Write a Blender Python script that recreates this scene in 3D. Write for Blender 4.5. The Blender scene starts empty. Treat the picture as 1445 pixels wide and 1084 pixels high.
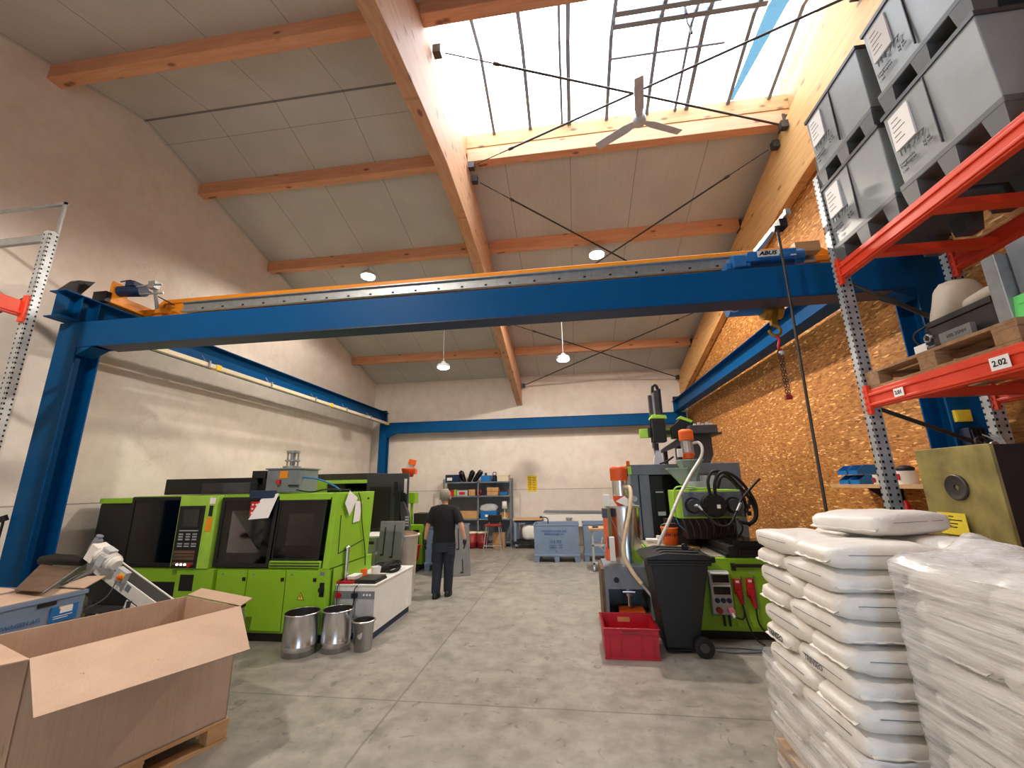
import bpy, bmesh, math, random
from mathutils import Vector, Matrix, noise as mnoise
random.seed(7)
SC = bpy.context.scene
COL = SC.collection
PI = math.pi
R90 = PI / 2

# ------------------------------------------------------------------ camera, sky, exposure
cam_d = bpy.data.cameras.new('camera')
cam_d.sensor_fit = 'HORIZONTAL'
cam_d.sensor_width = 36.0
cam_d.lens = 585.0 / 1445.0 * 36.0
cam_d.clip_start = 0.05
cam = bpy.data.objects.new('camera', cam_d)
COL.objects.link(cam)
PITCH, YAW, ROLL = math.radians(13.65), math.radians(7.7), math.radians(-1.0)
fw = Vector((-math.sin(YAW) * math.cos(PITCH), math.cos(YAW) * math.cos(PITCH), math.sin(PITCH)))
rt = Vector((math.cos(YAW), math.sin(YAW), 0))
up = rt.cross(fw)
rt2 = math.cos(ROLL) * rt + math.sin(ROLL) * up
up2 = -math.sin(ROLL) * rt + math.cos(ROLL) * up
m = Matrix((rt2, up2, -fw)).transposed().to_4x4()
m.translation = Vector((0, 0, 1.8))
cam.matrix_world = m
SC.camera = cam

world = bpy.data.worlds.new('sky')
SC.world = world
world.use_nodes = True
wn = world.node_tree.nodes
bg = wn['Background']
wt_ = world.node_tree
tcw = wn.new('ShaderNodeTexCoord'); spw = wn.new('ShaderNodeSeparateXYZ'); rpw = wn.new('ShaderNodeValToRGB')
wt_.links.new(tcw.outputs['Generated'], spw.inputs[0]); wt_.links.new(spw.outputs[2], rpw.inputs[0]); wt_.links.new(rpw.outputs[0], bg.inputs[0])
rpw.color_ramp.elements[0].position = 0.05; rpw.color_ramp.elements[0].color = (0.42, 0.68, 1.0, 1)
rpw.color_ramp.elements[1].position = 0.45; rpw.color_ramp.elements[1].color = (0.90, 0.95, 1.0, 1)
bg.inputs[1].default_value = 10.0

SC.view_settings.view_transform = 'Standard'
SC.view_settings.look = 'None'
SC.view_settings.gamma = 1.0
SC.view_settings.use_curve_mapping = False
SC.view_settings.exposure = 0.08
try:
    SC.cycles.use_denoising = True
    SC.cycles.max_bounces = 8
    SC.cycles.diffuse_bounces = 5
    SC.cycles.transparent_max_bounces = 12
    SC.cycles.sample_clamp_indirect = 6.0
except Exception:
    pass

def area_light(name, loc, target, sx, sy, energy, color, portal=False):
    d = bpy.data.lights.new(name, 'AREA')
    d.shape = 'RECTANGLE'; d.size = sx; d.size_y = sy
    d.energy = energy; d.color = color
    o = bpy.data.objects.new(name, d); COL.objects.link(o)
    o.location = loc
    o.rotation_euler = (Vector(target) - Vector(loc)).to_track_quat('-Z', 'Y').to_euler()
    if portal: d.cycles.is_portal = True
    return o
# daylight comes in through the roof light and through an opening added behind the camera
area_light('skylight_portal', (1.1, 4.8, 8.3), (1.1, 4.8, 0), 5.2, 2.4, 1, (1, 1, 1), True)
area_light('added_opening_portal', (1.15, -4.05, 1.15), (1.15, 5, 1.15), 1.5, 2.3, 1, (1, 1, 1), True)
WARM = (1.0, 0.89, 0.78)

# ------------------------------------------------------------------ materials
def lin(c):
    c = c / 255.0
    return c / 12.92 if c <= 0.04045 else ((c + 0.055) / 1.055) ** 2.4
def rgb(r, g, b): return (lin(r), lin(g), lin(b), 1.0)

class NT:
    def __init__(s, name):
        s.m = bpy.data.materials.new(name); s.m.use_nodes = True
        s.t = s.m.node_tree; s.n = s.t.nodes; s.b = s.n['Principled BSDF']; s.out = s.n['Material Output']
    def node(s, typ, **kw):
        n = s.n.new(typ)
        for k, v in kw.items(): setattr(n, k, v)
        return n
    def link(s, a, b): s.t.links.new(a, b)
    def coord(s, scale=(1, 1, 1), rot=(0, 0, 0), kind='Object'):
        tc = s.node('ShaderNodeTexCoord'); mp = s.node('ShaderNodeMapping')
        mp.inputs['Scale'].default_value = scale; mp.inputs['Rotation'].default_value = rot
        s.link(tc.outputs[kind], mp.inputs[0]); return mp.outputs[0]
    def noise(s, vec, scale, detail=4, rough=0.6, dist=0):
        n = s.node('ShaderNodeTexNoise'); n.inputs['Scale'].default_value = scale
        n.inputs['Detail'].default_value = detail; n.inputs['Roughness'].default_value = rough
        n.inputs['Distortion'].default_value = dist
        s.link(vec, n.inputs['Vector']); return n.outputs['Fac']
    def ramp(s, fac, stops):
        n = s.node('ShaderNodeValToRGB'); e = n.color_ramp.elements
        while len(e) < len(stops): e.new(0.5)
        for el, (p, c) in zip(e, stops): el.position = p; el.color = c
        s.link(fac, n.inputs[0]); return n.outputs[0]
    def math(s, op, a, b=None, c=None):
        n = s.node('ShaderNodeMath', operation=op)
        for i, v in enumerate((a, b, c)):
            if v is None: continue
            if isinstance(v, (int, float)): n.inputs[i].default_value = v
            else: s.link(v, n.inputs[i])
        return n.outputs[0]
    def mix(s, fac, a, b, blend='MIX'):
        n = s.node('ShaderNodeMixRGB', blend_type=blend)
        for i, v in ((0, fac), (1, a), (2, b)):
            if isinstance(v, (int, float)): n.inputs[i].default_value = v
            elif isinstance(v, tuple): n.inputs[i].default_value = v
            else: s.link(v, n.inputs[i])
        return n.outputs[0]
    def bump(s, h, strength=0.2, dist=0.01):
        n = s.node('ShaderNodeBump'); n.inputs['Strength'].default_value = strength
        n.inputs['Distance'].default_value = dist
        s.link(h, n.inputs['Height']); s.link(n.outputs[0], s.b.inputs['Normal'])
    def sep(s, vec):
        n = s.node('ShaderNodeSeparateXYZ'); s.link(vec, n.inputs[0]); return n.outputs
    def color(s, c):
        if isinstance(c, tuple): s.b.inputs['Base Color'].default_value = c
        else: s.link(c, s.b.inputs['Base Color'])
    def set(s, rough=0.5, metal=0.0, spec=None):
        s.b.inputs['Roughness'].default_value = rough; s.b.inputs['Metallic'].default_value = metal
        if spec is not None: s.b.inputs['Specular IOR Level'].default_value = spec

def plain(name, c, rough=0.5, metal=0.0, var=0.12, scale=6.0, bump=0.0, spec=None):
    t = NT(name); v = t.coord()
    f = t.noise(v, scale)
    d = tuple(x * (1 - var) for x in c[:3]) + (1,); l = tuple(min(1, x * (1 + var)) for x in c[:3]) + (1,)
    t.color(t.ramp(f, [(0.3, d), (0.7, l)])); t.set(rough, metal, spec)
    if bump: t.bump(t.noise(v, scale * 6), bump)
    return t.m

def emit(name, c, strength):
    t = NT(name); t.b.inputs['Base Color'].default_value = c
    t.b.inputs['Emission Color'].default_value = c; t.b.inputs['Emission Strength'].default_value = strength
    return t.m

M = {}
M['blue'] = plain('blue_paint', rgb(0, 76, 130), 0.5, var=0.05, spec=0.12)
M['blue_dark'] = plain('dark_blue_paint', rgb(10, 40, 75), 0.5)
M['hoist_blue'] = plain('hoist_blue_paint', rgb(25, 105, 170), 0.4, var=0.05)
M['orange'] = plain('orange_paint', rgb(236, 145, 20), 0.4, var=0.05)
M['red_orange'] = plain('rack_orange_paint', rgb(224, 66, 34), 0.42, var=0.06)
M['green'] = plain('bright_green_paint', rgb(142, 194, 40), 0.42, var=0.05)
M['steel'] = plain('galvanised_steel', rgb(165, 170, 172), 0.42, 0.7, var=0.15, scale=14)
M['steel_dark'] = plain('dark_steel', rgb(70, 68, 66), 0.45, 0.6, var=0.2)
M['alu'] = plain('aluminium', rgb(200, 200, 200), 0.35, 0.8)
M['stainless'] = plain('stainless_steel', rgb(222, 222, 225), 0.24, 1.0, var=0.06, scale=2)
M['black'] = plain('black_plastic', rgb(17, 17, 19), 0.5)
M['black_gloss'] = plain('black_gloss', rgb(12, 12, 14), 0.18)
M['rubber'] = plain('black_rubber', rgb(14, 14, 14), 0.6)
M['charcoal'] = plain('charcoal_metal', rgb(62, 62, 66), 0.45)
M['grey'] = plain('grey_paint', rgb(120, 126, 134), 0.45)
M['machine_grey'] = plain('machine_grey_paint', rgb(104, 112, 124), 0.42)
M['light_grey'] = plain('light_grey_paint', rgb(185, 188, 192), 0.45)
M['grey_plastic'] = plain('grey_plastic', rgb(140, 150, 160), 0.5, var=0.08)
M['rack_box'] = plain('grey_container_plastic', rgb(146, 153, 156), 0.36, var=0.08, scale=4)
M['rack_base'] = plain('dark_grey_plastic', rgb(88, 92, 94), 0.5, var=0.08)
M['blue_grey'] = plain('blue_grey_plastic', rgb(122, 142, 168), 0.5, var=0.06)
M['lid_grey'] = plain('grey_lid_plastic', rgb(118, 118, 116), 0.6)
M['white'] = plain('white_paint', rgb(232, 230, 224), 0.5, var=0.04)
M['paper'] = plain('paper', rgb(242, 240, 238), 0.8, var=0.02)
M['cream'] = plain('cream_plastic', rgb(226, 214, 184), 0.5, var=0.05)
M['hose_beige'] = plain('beige_hose', rgb(222, 200, 160), 0.45)
M['hose_clear'] = plain('pale_hose', rgb(205, 200, 190), 0.35)
M['red'] = plain('red_plastic', rgb(178, 22, 42), 0.45, var=0.08)
M['dark_red'] = plain('dark_red_plastic', rgb(140, 30, 32), 0.45)
M['cee_red'] = plain('red_connector', rgb(200, 30, 36), 0.4)
M['pink'] = plain('pink_plug', rgb(240, 150, 160), 0.5)
M['orange_plastic'] = plain('orange_plastic', rgb(238, 104, 26), 0.42, var=0.06)
M['burnt_orange'] = plain('burnt_orange_plastic', rgb(214, 82, 24), 0.42, var=0.06)
M['yellow'] = plain('yellow_paint', rgb(245, 214, 50), 0.5, var=0.05)
M['lime'] = plain('lime_paint', rgb(160, 208, 70), 0.42)
M['sage'] = plain('sage_green_metal', rgb(150, 168, 156), 0.45)
M['mold'] = plain('yellowed_mould_steel', rgb(150, 138, 84), 0.5, 0.35, var=0.3, scale=7)
M['dark_iron'] = plain('dark_iron', rgb(48, 42, 42), 0.5, 0.4)
M['sack'] = plain('dirty_white_sack', rgb(205, 196, 182), 0.7, var=0.1, bump=0.2)
M['card_tan'] = plain('tan_cardboard', rgb(196, 150, 98), 0.8)
M['chipboard'] = plain('chipboard', rgb(182, 142, 100), 0.8, var=0.2, scale=40)
M['rust'] = plain('rusty_plate', rgb(112, 88, 70), 0.6, 0.3, var=0.25)
M['denim'] = plain('dark_denim', rgb(38, 42, 56), 0.85, var=0.2, scale=12)
M['shirt'] = plain('black_cotton', rgb(20, 20, 24), 0.9)
M['skin'] = plain('skin', rgb(214, 158, 128), 0.55, var=0.05)
M['hair'] = plain('grey_hair', rgb(150, 140, 126), 0.8, var=0.3, scale=60)
M['sign_ink'] = plain('dark_ink', rgb(30, 34, 44), 0.7)
M['blue_ink'] = plain('blue_ink', rgb(58, 92, 140), 0.7)
M['grey_ink'] = plain('grey_ink', rgb(90, 100, 112), 0.7)
M['bag_ink'] = plain('sack_print', rgb(70, 68, 70), 0.7)
M['label_blue'] = plain('blue_label', rgb(20, 110, 180), 0.5)
M['green_card'] = plain('green_card', rgb(110, 225, 120), 0.7)
M['yellow_card'] = plain('yellow_card', rgb(240, 216, 60), 0.7)
M['brass'] = plain('worn_brass', rgb(170, 125, 45), 0.4, 0.7)
M['lamp_on'] = emit('lit_led_lens', (1.0, 0.93, 0.80, 1), 22.0)
M['indicator'] = emit('lit_button', (1.0, 0.75, 0.6, 1), 3.0)
M['screen'] = plain('dim_screen', rgb(46, 50, 44), 0.2)

def concrete():
    t = NT('concrete_floor'); v = t.coord()
    a = t.noise(v, 0.55, 6, 0.6); b = t.noise(v, 5, 8, 0.65); c = t.noise(v, 40, 3, 0.6)
    base = t.ramp(a, [(0.3, rgb(128, 124, 116)), (0.7, rgb(162, 157, 147))])
    col = t.mix(0.55, base, t.ramp(b, [(0.3, rgb(106, 102, 94)), (0.62, rgb(168, 163, 152))]))
    spots = t.ramp(t.noise(t.coord((1, 1, 1)), 9, 2, 0.5, 1.0), [(0.28, (0.55, 0.53, 0.5, 1)), (0.36, (1, 1, 1, 1))])
    col = t.mix(0.7, col, spots, 'MULTIPLY')
    s = t.sep(v); wob = t.math('MULTIPLY', t.math('SUBTRACT', t.noise(v, 2.5), 0.5), 0.03)
    def line(co, at, w):
        d = t.math('ABSOLUTE', t.math('SUBTRACT', t.math('ADD', co, wob), at)); return t.math('LESS_THAN', d, w)
    l = t.math('MAXIMUM', line(s[0], -1.58, 0.010), t.math('MAXIMUM', line(s[1], 3.95, 0.009), line(s[1], 8.4, 0.009)))
    col = t.mix(t.math('MULTIPLY', l, 0.40), col, rgb(72, 66, 58))
    t.color(col); t.set(0.5)
    t.link(t.ramp(b, [(0.3, (0.3, 0.3, 0.3, 1)), (0.7, (0.52, 0.52, 0.52, 1))]), t.b.inputs['Roughness'])
    t.bump(t.math('SUBTRACT', c, t.math('MULTIPLY', l, 2.0)), 0.06)
    return t.m
M['concrete'] = concrete()

def plaster():
    t = NT('cream_plaster'); v = t.coord()
    a = t.noise(v, 0.7, 5); b = t.noise(v, 3.5, 6, 0.7)
    col = t.mix(0.35, t.ramp(a, [(0.3, rgb(222, 211, 199)), (0.7, rgb(236, 227, 217))]), t.ramp(b, [(0.3, rgb(208, 195, 180)), (0.6, rgb(242, 233, 222))]))
    s = t.sep(v)
    j = t.math('LESS_THAN', t.math('ABSOLUTE', t.math('SUBTRACT', s[2], 1.645)), 0.009)
    col = t.mix(t.math('MULTIPLY', j, 0.6), col, rgb(90, 80, 72))
    low = t.math('LESS_THAN', s[2], 1.64)
    col = t.mix(t.math('MULTIPLY', low, 0.25), col, rgb(205, 200, 192))
    cr = t.ramp(t.noise(t.coord((1.2, 1.2, 1.2)), 1.3, 6, 0.7, 0.6), [(0.492, (0, 0, 0, 1)), (0.5, (1, 1, 1, 1)), (0.508, (0, 0, 0, 1))])
    msk = t.ramp(t.noise(v, 0.9, 1), [(0.6, (0, 0, 0, 1)), (0.66, (1, 1, 1, 1))])
    col = t.mix(t.math('MULTIPLY', t.math('MULTIPLY', cr, msk), 0.35), col, rgb(130, 110, 95))
    t.color(col); t.set(0.85); t.bump(t.noise(v, 30, 4), 0.12)
    return t.m
M['plaster'] = plaster()

def osb():
    t = NT('strand_board'); v = t.coord()
    lay = []
    for ang, sc in ((0.35, (1, 5, 19)), (-0.75, (1, 5, 19)), (1.2, (1, 5, 18)), (-0.2, (1, 4.5, 20))):
        w = t.node('ShaderNodeTexVoronoi'); w.inputs['Scale'].default_value = 2.5
        t.link(t.coord(sc, (ang, 0, 0)), w.inputs['Vector']); lay.append(t.sep(w.outputs['Color'])[0])
    tone = lambda f: t.ramp(f, [(0.0, rgb(126, 74, 26)), (0.5, rgb(174, 112, 50)), (1.0, rgb(210, 150, 82))])
    col = tone(lay[0])
    col = t.mix(t.math('GREATER_THAN', lay[1], 0.5), col, tone(lay[1]))
    col = t.mix(t.math('GREATER_THAN', lay[2], 0.6), col, tone(t.math('SUBTRACT', lay[2], 0.25)))
    col = t.mix(t.math('GREATER_THAN', lay[3], 0.93), col, rgb(248, 196, 124))
    f = lay[0]
    s = t.sep(v)
    def seam(co, period, off):
        q = t.math('FRACT', t.math('DIVIDE', t.math('ADD', co, off), period)); return t.math('LESS_THAN', q, 0.004)
    l = t.math('MAXIMUM', seam(s[1], 2.5, 100.4), seam(s[2], 1.25, 100.35))
    col = t.mix(t.math('MULTIPLY', l, 0.7), col, rgb(70, 40, 18))
    t.color(col); t.set(0.65); t.bump(f, 0.15)
    return t.m
M['osb'] = osb()

def wood(name, c1, c2, knot, axis=0, knots=True):
    t = NT(name)
    sc = [9, 9, 9]; sc[axis] = 0.7
    f = t.noise(t.coord(tuple(sc)), 2.2, 5, 0.65, 0.5)
    col = t.ramp(f, [(0.3, c1), (0.7, c2)])
    if knots:
        ks = [5.5, 5.5, 5.5]; ks[axis] = 2.6
        w = t.node('ShaderNodeTexVoronoi'); w.inputs['Scale'].default_value = 1.0
        t.link(t.coord(tuple(ks)), w.inputs['Vector'])
        k = t.ramp(w.outputs['Distance'], [(0.09, (1, 1, 1, 1)), (0.20, (0, 0, 0, 1))])
        col = t.mix(t.math('MULTIPLY', k, 0.85), col, knot)
        ls = t.sep(t.coord())[2]
        lam = t.math('LESS_THAN', t.math('FRACT', t.math('DIVIDE', t.math('ADD', ls, 50), 0.16)), 0.03)
        col = t.mix(t.math('MULTIPLY', lam, 0.25), col, knot)
    t.color(col); t.set(0.6); t.bump(f, 0.1)
    return t.m
M['glulam_x'] = wood('glulam_across', rgb(204, 144, 106), rgb(226, 168, 128), rgb(120, 66, 36), 0)
M['glulam_y'] = wood('glulam_along', rgb(190, 140, 104), rgb(212, 166, 130), rgb(120, 72, 42), 1)
M['plank'] = wood('pale_spruce_board', rgb(176, 134, 84), rgb(198, 156, 104), rgb(104, 62, 30), 0)
M['wall_rafter'] = wood('skylit_yellow_glulam', rgb(206, 152, 92), rgb(232, 184, 122), rgb(140, 92, 46), 1)  # yellow of skylight and warm lamps worked into this rafter's wood colour
M['pallet_wood'] = wood('pallet_wood', rgb(180, 136, 92), rgb(214, 172, 122), rgb(110, 76, 46), 0, False)
M['old_wood'] = wood('weathered_pallet_wood', rgb(128, 96, 68), rgb(172, 134, 96), rgb(70, 50, 36), 1, False)
M['bench_wood'] = wood('bench_wood', rgb(190, 150, 108), rgb(216, 178, 132), rgb(110, 76, 46), 0, False)

def ceiling_mat():
    t = NT('roof_panels'); v = t.coord(); s = t.sep(v)
    q = t.math('FRACT', t.math('DIVIDE', t.math('ADD', s[0], 50.35), 1.15)); l = t.math('LESS_THAN', q, 0.012)
    rib = t.math('LESS_THAN', t.math('FRACT', t.math('DIVIDE', t.math('ADD', s[0], 50.35), 0.115)), 0.12)
    a = t.noise(v, 0.8, 3)
    col = t.ramp(a, [(0.3, rgb(186, 184, 178)), (0.7, rgb(202, 200, 194))])
    col = t.mix(t.math('MULTIPLY', rib, 0.08), col, rgb(120, 116, 108))
    col = t.mix(t.math('MULTIPLY', l, 0.55), col, rgb(90, 86, 78))
    ridge = t.math('LESS_THAN', t.math('ABSOLUTE', t.math('SUBTRACT', s[1], 4.75)), 0.02)
    r2 = t.math('LESS_THAN', t.math('ABSOLUTE', t.math('SUBTRACT', s[1], 5.15)), 0.007)
    col = t.mix(t.math('MULTIPLY', ridge, 0.7), col, rgb(60, 54, 48)); col = t.mix(t.math('MULTIPLY', r2, 0.4), col, rgb(80, 74, 66))
    t.color(col); t.set(0.6); t.bump(rib, 0.1)
    return t.m
M['ceiling'] = ceiling_mat()

def cardboard():
    t = NT('corrugated_cardboard'); v = t.coord()
    a = t.noise(v, 3, 4); rib = t.noise(t.coord((60, 60, 0.6)), 2, 2)
    col = t.mix(0.25, t.ramp(a, [(0.3, rgb(180, 152, 130)), (0.7, rgb(198, 170, 147))]), t.ramp(rib, [(0.3, rgb(170, 142, 120)), (0.7, rgb(204, 177, 154))]))
    mk = t.ramp(t.noise(t.coord((3, 3, 1.2)), 7, 2, 0.4), [(0.22, (1, 1, 1, 1)), (0.25, (0, 0, 0, 1))])
    col = t.mix(t.math('MULTIPLY', mk, 0.5), col, rgb(110, 80, 60))
    t.color(col); t.set(0.8); t.bump(rib, 0.06)
    return t.m
M['cardboard'] = cardboard()

def perforated():
    t = NT('perforated_steel'); tc = t.node('ShaderNodeTexCoord'); s = t.sep(tc.outputs['Object'])
    def hole(h, off_z, off_h):
        fz = t.math('FRACT', t.math('DIVIDE', t.math('ADD', s[2], off_z), 0.05))
        az = t.math('LESS_THAN', t.math('ABSOLUTE', t.math('SUBTRACT', fz, 0.5)), 0.2)
        ah = t.math('LESS_THAN', t.math('ABSOLUTE', t.math('SUBTRACT', t.math('ABSOLUTE', h), off_h)), 0.008)
        return t.math('MULTIPLY', az, ah)
    k = t.math('MAXIMUM', hole(s[0], 20.0, 0.027), hole(s[1], 20.0, 0.027))
    base = t.ramp(t.noise(tc.outputs['Object'], 8), [(0.3, rgb(160, 166, 170)), (0.7, rgb(196, 200, 202))])
    t.color(t.mix(k, base, rgb(16, 16, 18)))
    t.set(0.42, 0.5); return t.m
M['perforated'] = perforated()

def perf_plate():
    t = NT('perforated_sheet'); tc = t.node('ShaderNodeTexCoord')
    w = t.node('ShaderNodeTexVoronoi'); w.inputs['Scale'].default_value = 34; w.inputs['Randomness'].default_value = 0.0
    t.link(tc.outputs['Object'], w.inputs['Vector'])
    k = t.math('LESS_THAN', w.outputs['Distance'], 0.28)
    t.color(t.mix(k, rgb(178, 164, 146), rgb(84, 74, 64))); t.set(0.45, 0.4); return t.m
M['perf_plate'] = perf_plate()

def bag_mat():
    t = NT('white_plastic_sack'); v = t.coord()
    a = t.noise(v, 5, 5)
    t.color(t.ramp(a, [(0.3, rgb(228, 224, 216)), (0.7, rgb(244, 242, 238))])); t.set(0.42)
    t.b.inputs['Subsurface Weight'].default_value = 0.0
    t.bump(t.noise(t.coord((1, 1, 1)), 18, 4, 0.6, 0.8), 0.25, 0.02)
    return t.m
M['bag'] = bag_mat()

def see_through(name, tint, alpha, rough, streak=None):
    t = NT(name); t.n.remove(t.b)
    tr = t.node('ShaderNodeBsdfTransparent'); tr.inputs[0].default_value = tint
    gl = t.node('ShaderNodeBsdfPrincipled'); gl.inputs['Base Color'].default_value = (0.9, 0.9, 0.9, 1)
    gl.inputs['Roughness'].default_value = rough
    mx = t.node('ShaderNodeMixShader'); mx.inputs[0].default_value = alpha
    if streak:
        v = t.coord(streak); f = t.noise(v, 1.6, 5, 0.6)
        t.link(t.ramp(f, [(0.35, (alpha * 0.35,) * 3 + (1,)), (0.7, (min(1, alpha * 1.6),) * 3 + (1,))]), mx.inputs[0])
        bm = t.node('ShaderNodeBump'); bm.inputs['Strength'].default_value = 0.5; bm.inputs['Distance'].default_value = 0.02
        t.link(f, bm.inputs['Height']); t.link(bm.outputs[0], gl.inputs['Normal'])
    t.link(tr.outputs[0], mx.inputs[1]); t.link(gl.outputs[0], mx.inputs[2]); t.link(mx.outputs[0], t.out.inputs[0])
    return t.m
M['roof_glass'] = see_through('roof_glazing', (0.97, 0.98, 0.99, 1), 0.04, 0.1)
M['blue_streak'] = see_through('blue_roof_streak', (0.15, 0.25, 0.295, 1), 0.04, 0.2)
M['stretch'] = see_through('stretch_film', (0.96, 0.96, 0.97, 1), 0.50, 0.2, (2.0, 1.2, 16))
M['clear_tube'] = see_through('clear_tube', (0.92, 0.94, 0.95, 1), 0.18, 0.05)
M['clear_bag'] = see_through('clear_bag', (0.95, 0.97, 0.96, 1), 0.5, 0.25)
def dark_glass(name, tint):
    t = NT(name); t.n.remove(t.b)
    tr = t.node('ShaderNodeBsdfTransparent'); tr.inputs[0].default_value = tint
    gl = t.node('ShaderNodeBsdfGlossy'); gl.inputs[0].default_value = (1, 1, 1, 1); gl.inputs['Roughness'].default_value = 0.08
    fr = t.node('ShaderNodeFresnel'); fr.inputs[0].default_value = 1.45
    mx = t.node('ShaderNodeMixShader')
    t.link(fr.outputs[0], mx.inputs[0]); t.link(tr.outputs[0], mx.inputs[1]); t.link(gl.outputs[0], mx.inputs[2])
    t.link(mx.outputs[0], t.out.inputs[0]); return t.m
M['smoke_glass'] = dark_glass('smoked_glass', (0.22, 0.22, 0.23, 1))
M['black_glass'] = dark_glass('black_glass', (0.03, 0.03, 0.035, 1))

# ------------------------------------------------------------------ mesh helpers
class MB:
    def __init__(s): s.v = []; s.f = []; s.mi = []; s.sm = []
    def add(s, vs, fs, mi=0, smooth=False, M4=None):
        b = len(s.v)
        for p in vs:
            p = Vector(p)
            if M4 is not None: p = M4 @ p
            s.v.append(p)
        for f in fs: s.f.append([b + i for i in f]); s.mi.append(mi); s.sm.append(smooth)
        return s
    def box(s, x0, x1, y0, y1, z0, z1, mi=0, M4=None):
        vs = [(x0, y0, z0), (x1, y0, z0), (x1, y1, z0), (x0, y1, z0), (x0, y0, z1), (x1, y0, z1), (x1, y1, z1), (x0, y1, z1)]
        return s.add(vs, [(0, 3, 2, 1), (4, 5, 6, 7), (0, 1, 5, 4), (1, 2, 6, 5), (2, 3, 7, 6), (3, 0, 4, 7)], mi, False, M4)
    def taper(s, lo, hi, z0, z1, mi=0):   # lo/hi = (x0,x1,y0,y1)
        vs = [(lo[0], lo[2], z0), (lo[1], lo[2], z0), (lo[1], lo[3], z0), (lo[0], lo[3], z0), (hi[0], hi[2], z1), (hi[1], hi[2], z1), (hi[1], hi[3], z1), (hi[0], hi[3], z1)]
        return s.add(vs, [(0, 3, 2, 1), (4, 5, 6, 7), (0, 1, 5, 4), (1, 2, 6, 5), (2, 3, 7, 6), (3, 0, 4, 7)], mi)
    def cyl(s, p0, p1, r0, r1=None, n=16, mi=0, cap=True, smooth=True):
        p0 = Vector(p0); p1 = Vector(p1); r1 = r0 if r1 is None else r1
        d = (p1 - p0).normalized(); a = d.orthogonal().normalized(); b = d.cross(a)
        vs = []
        for p, r in ((p0, r0), (p1, r1)):
            for i in range(n):
                t = 2 * PI * i / n; vs.append(p + (a * math.cos(t) + b * math.sin(t)) * r)
        s.add(vs, [(i, (i + 1) % n, n + (i + 1) % n, n + i) for i in range(n)], mi, smooth)
        if cap:
            s.add(vs[:n], [tuple(range(n - 1, -1, -1))], mi); s.add(vs[n:], [tuple(range(n))], mi)
        return s
    def tube(s, pts, r, n=8, mi=0):
        pts = [Vector(p) for p in pts]; rings = []
        up = None
        for i, p in enumerate(pts):
            d = (pts[min(i + 1, len(pts) - 1)] - pts[max(i - 1, 0)]).normalized()
            if up is None: up = d.orthogonal().normalized()
            up = (up - d * up.dot(d)).normalized(); b = d.cross(up)
            rr = r[i] if isinstance(r, (list, tuple)) else r
            rings.append([p + (up * math.cos(2 * PI * k / n) + b * math.sin(2 * PI * k / n)) * rr for k in range(n)])
        vs = [q for R in rings for q in R]
        fs = [(i * n + k, i * n + (k + 1) % n, (i + 1) * n + (k + 1) % n, (i + 1) * n + k) for i in range(len(rings) - 1) for k in range(n)]
        s.add(vs, fs, mi, True)
        s.add(rings[0], [tuple(range(n - 1, -1, -1))], mi); s.add(rings[-1], [tuple(range(n))], mi)
        return s
    def lathe(s, prof, c=(0, 0, 0), n=24, mi=0, M4=None, smooth=True):
        vs = []
        for r, z in prof:
            for i in range(n):
                t = 2 * PI * i / n; vs.append((c[0] + r * math.cos(t), c[1] + r * math.sin(t), c[2] + z))
        fs = [(j * n + i, j * n + (i + 1) % n, (j + 1) * n + (i + 1) % n, (j + 1) * n + i) for j in range(len(prof) - 1) for i in range(n)]
        return s.add(vs, fs, mi, smooth, M4)
    def prism(s, poly, axis, a, b, mi=0, M4=None):   # poly in the two other axes, in order
        def P(u, v, w): return {0: (w, u, v), 1: (u, w, v), 2: (u, v, w)}[axis]
        n = len(poly); vs = [P(u, v, a) for u, v in poly] + [P(u, v, b) for u, v in poly]
        fs = [tuple(range(n)), tuple(range(2 * n - 1, n - 1, -1))] + [(i, n + i, n + (i + 1) % n, (i + 1) % n) for i in range(n)]
        return s.add(vs, fs, mi, False, M4)
    def loft(s, rings, n=20, mi=0):   # rings: (cx,cy,cz,rx,ry)
        vs = []
        for cx, cy, cz, rx, ry in rings:
            for i in range(n):
                t = 2 * PI * i / n; vs.append((cx + rx * math.cos(t), cy + ry * math.sin(t), cz))
        fs = [(j * n + i, j * n + (i + 1) % n, (j + 1) * n + (i + 1) % n, (j + 1) * n + i) for j in range(len(rings) - 1) for i in range(n)]
        s.add(vs, fs, mi, True); s.add(vs[:n], [tuple(range(n - 1, -1, -1))], mi); s.add(vs[-n:], [tuple(range(n))], mi)
        return s
    def ball(s, c, r, n=14, mi=0, sc=(1, 1, 1)):
        k = max(4, n // 2)
        prof = [(max(1e-4, math.sin(PI * j / k)), -math.cos(PI * j / k)) for j in range(k + 1)]
        vs = []
        for rr, z in prof:
            for i in range(n):
                t = 2 * PI * i / n; vs.append((c[0] + r * sc[0] * rr * math.cos(t), c[1] + r * sc[1] * rr * math.sin(t), c[2] + r * sc[2] * z))
        fs = [(j * n + i, j * n + (i + 1) % n, (j + 1) * n + (i + 1) % n, (j + 1) * n + i) for j in range(k) for i in range(n)]
        return s.add(vs, fs, mi, True)
    def move(s, M4): s.v = [M4 @ p for p in s.v]; return s
    def mesh(s, name, mats):
        me = bpy.data.meshes.new(name)
        me.from_pydata([tuple(p) for p in s.v], [], s.f)
        bm = bmesh.new(); bm.from_mesh(me); bmesh.ops.recalc_face_normals(bm, faces=bm.faces); bm.to_mesh(me); bm.free()
        for mt in (mats if isinstance(mats, (list, tuple)) else [mats]): me.materials.append(M[mt] if isinstance(mt, str) else mt)
        for p, mi, sm in zip(me.polygons, s.mi, s.sm): p.material_index = mi; p.use_smooth = sm
        return me
INV = {}
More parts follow.
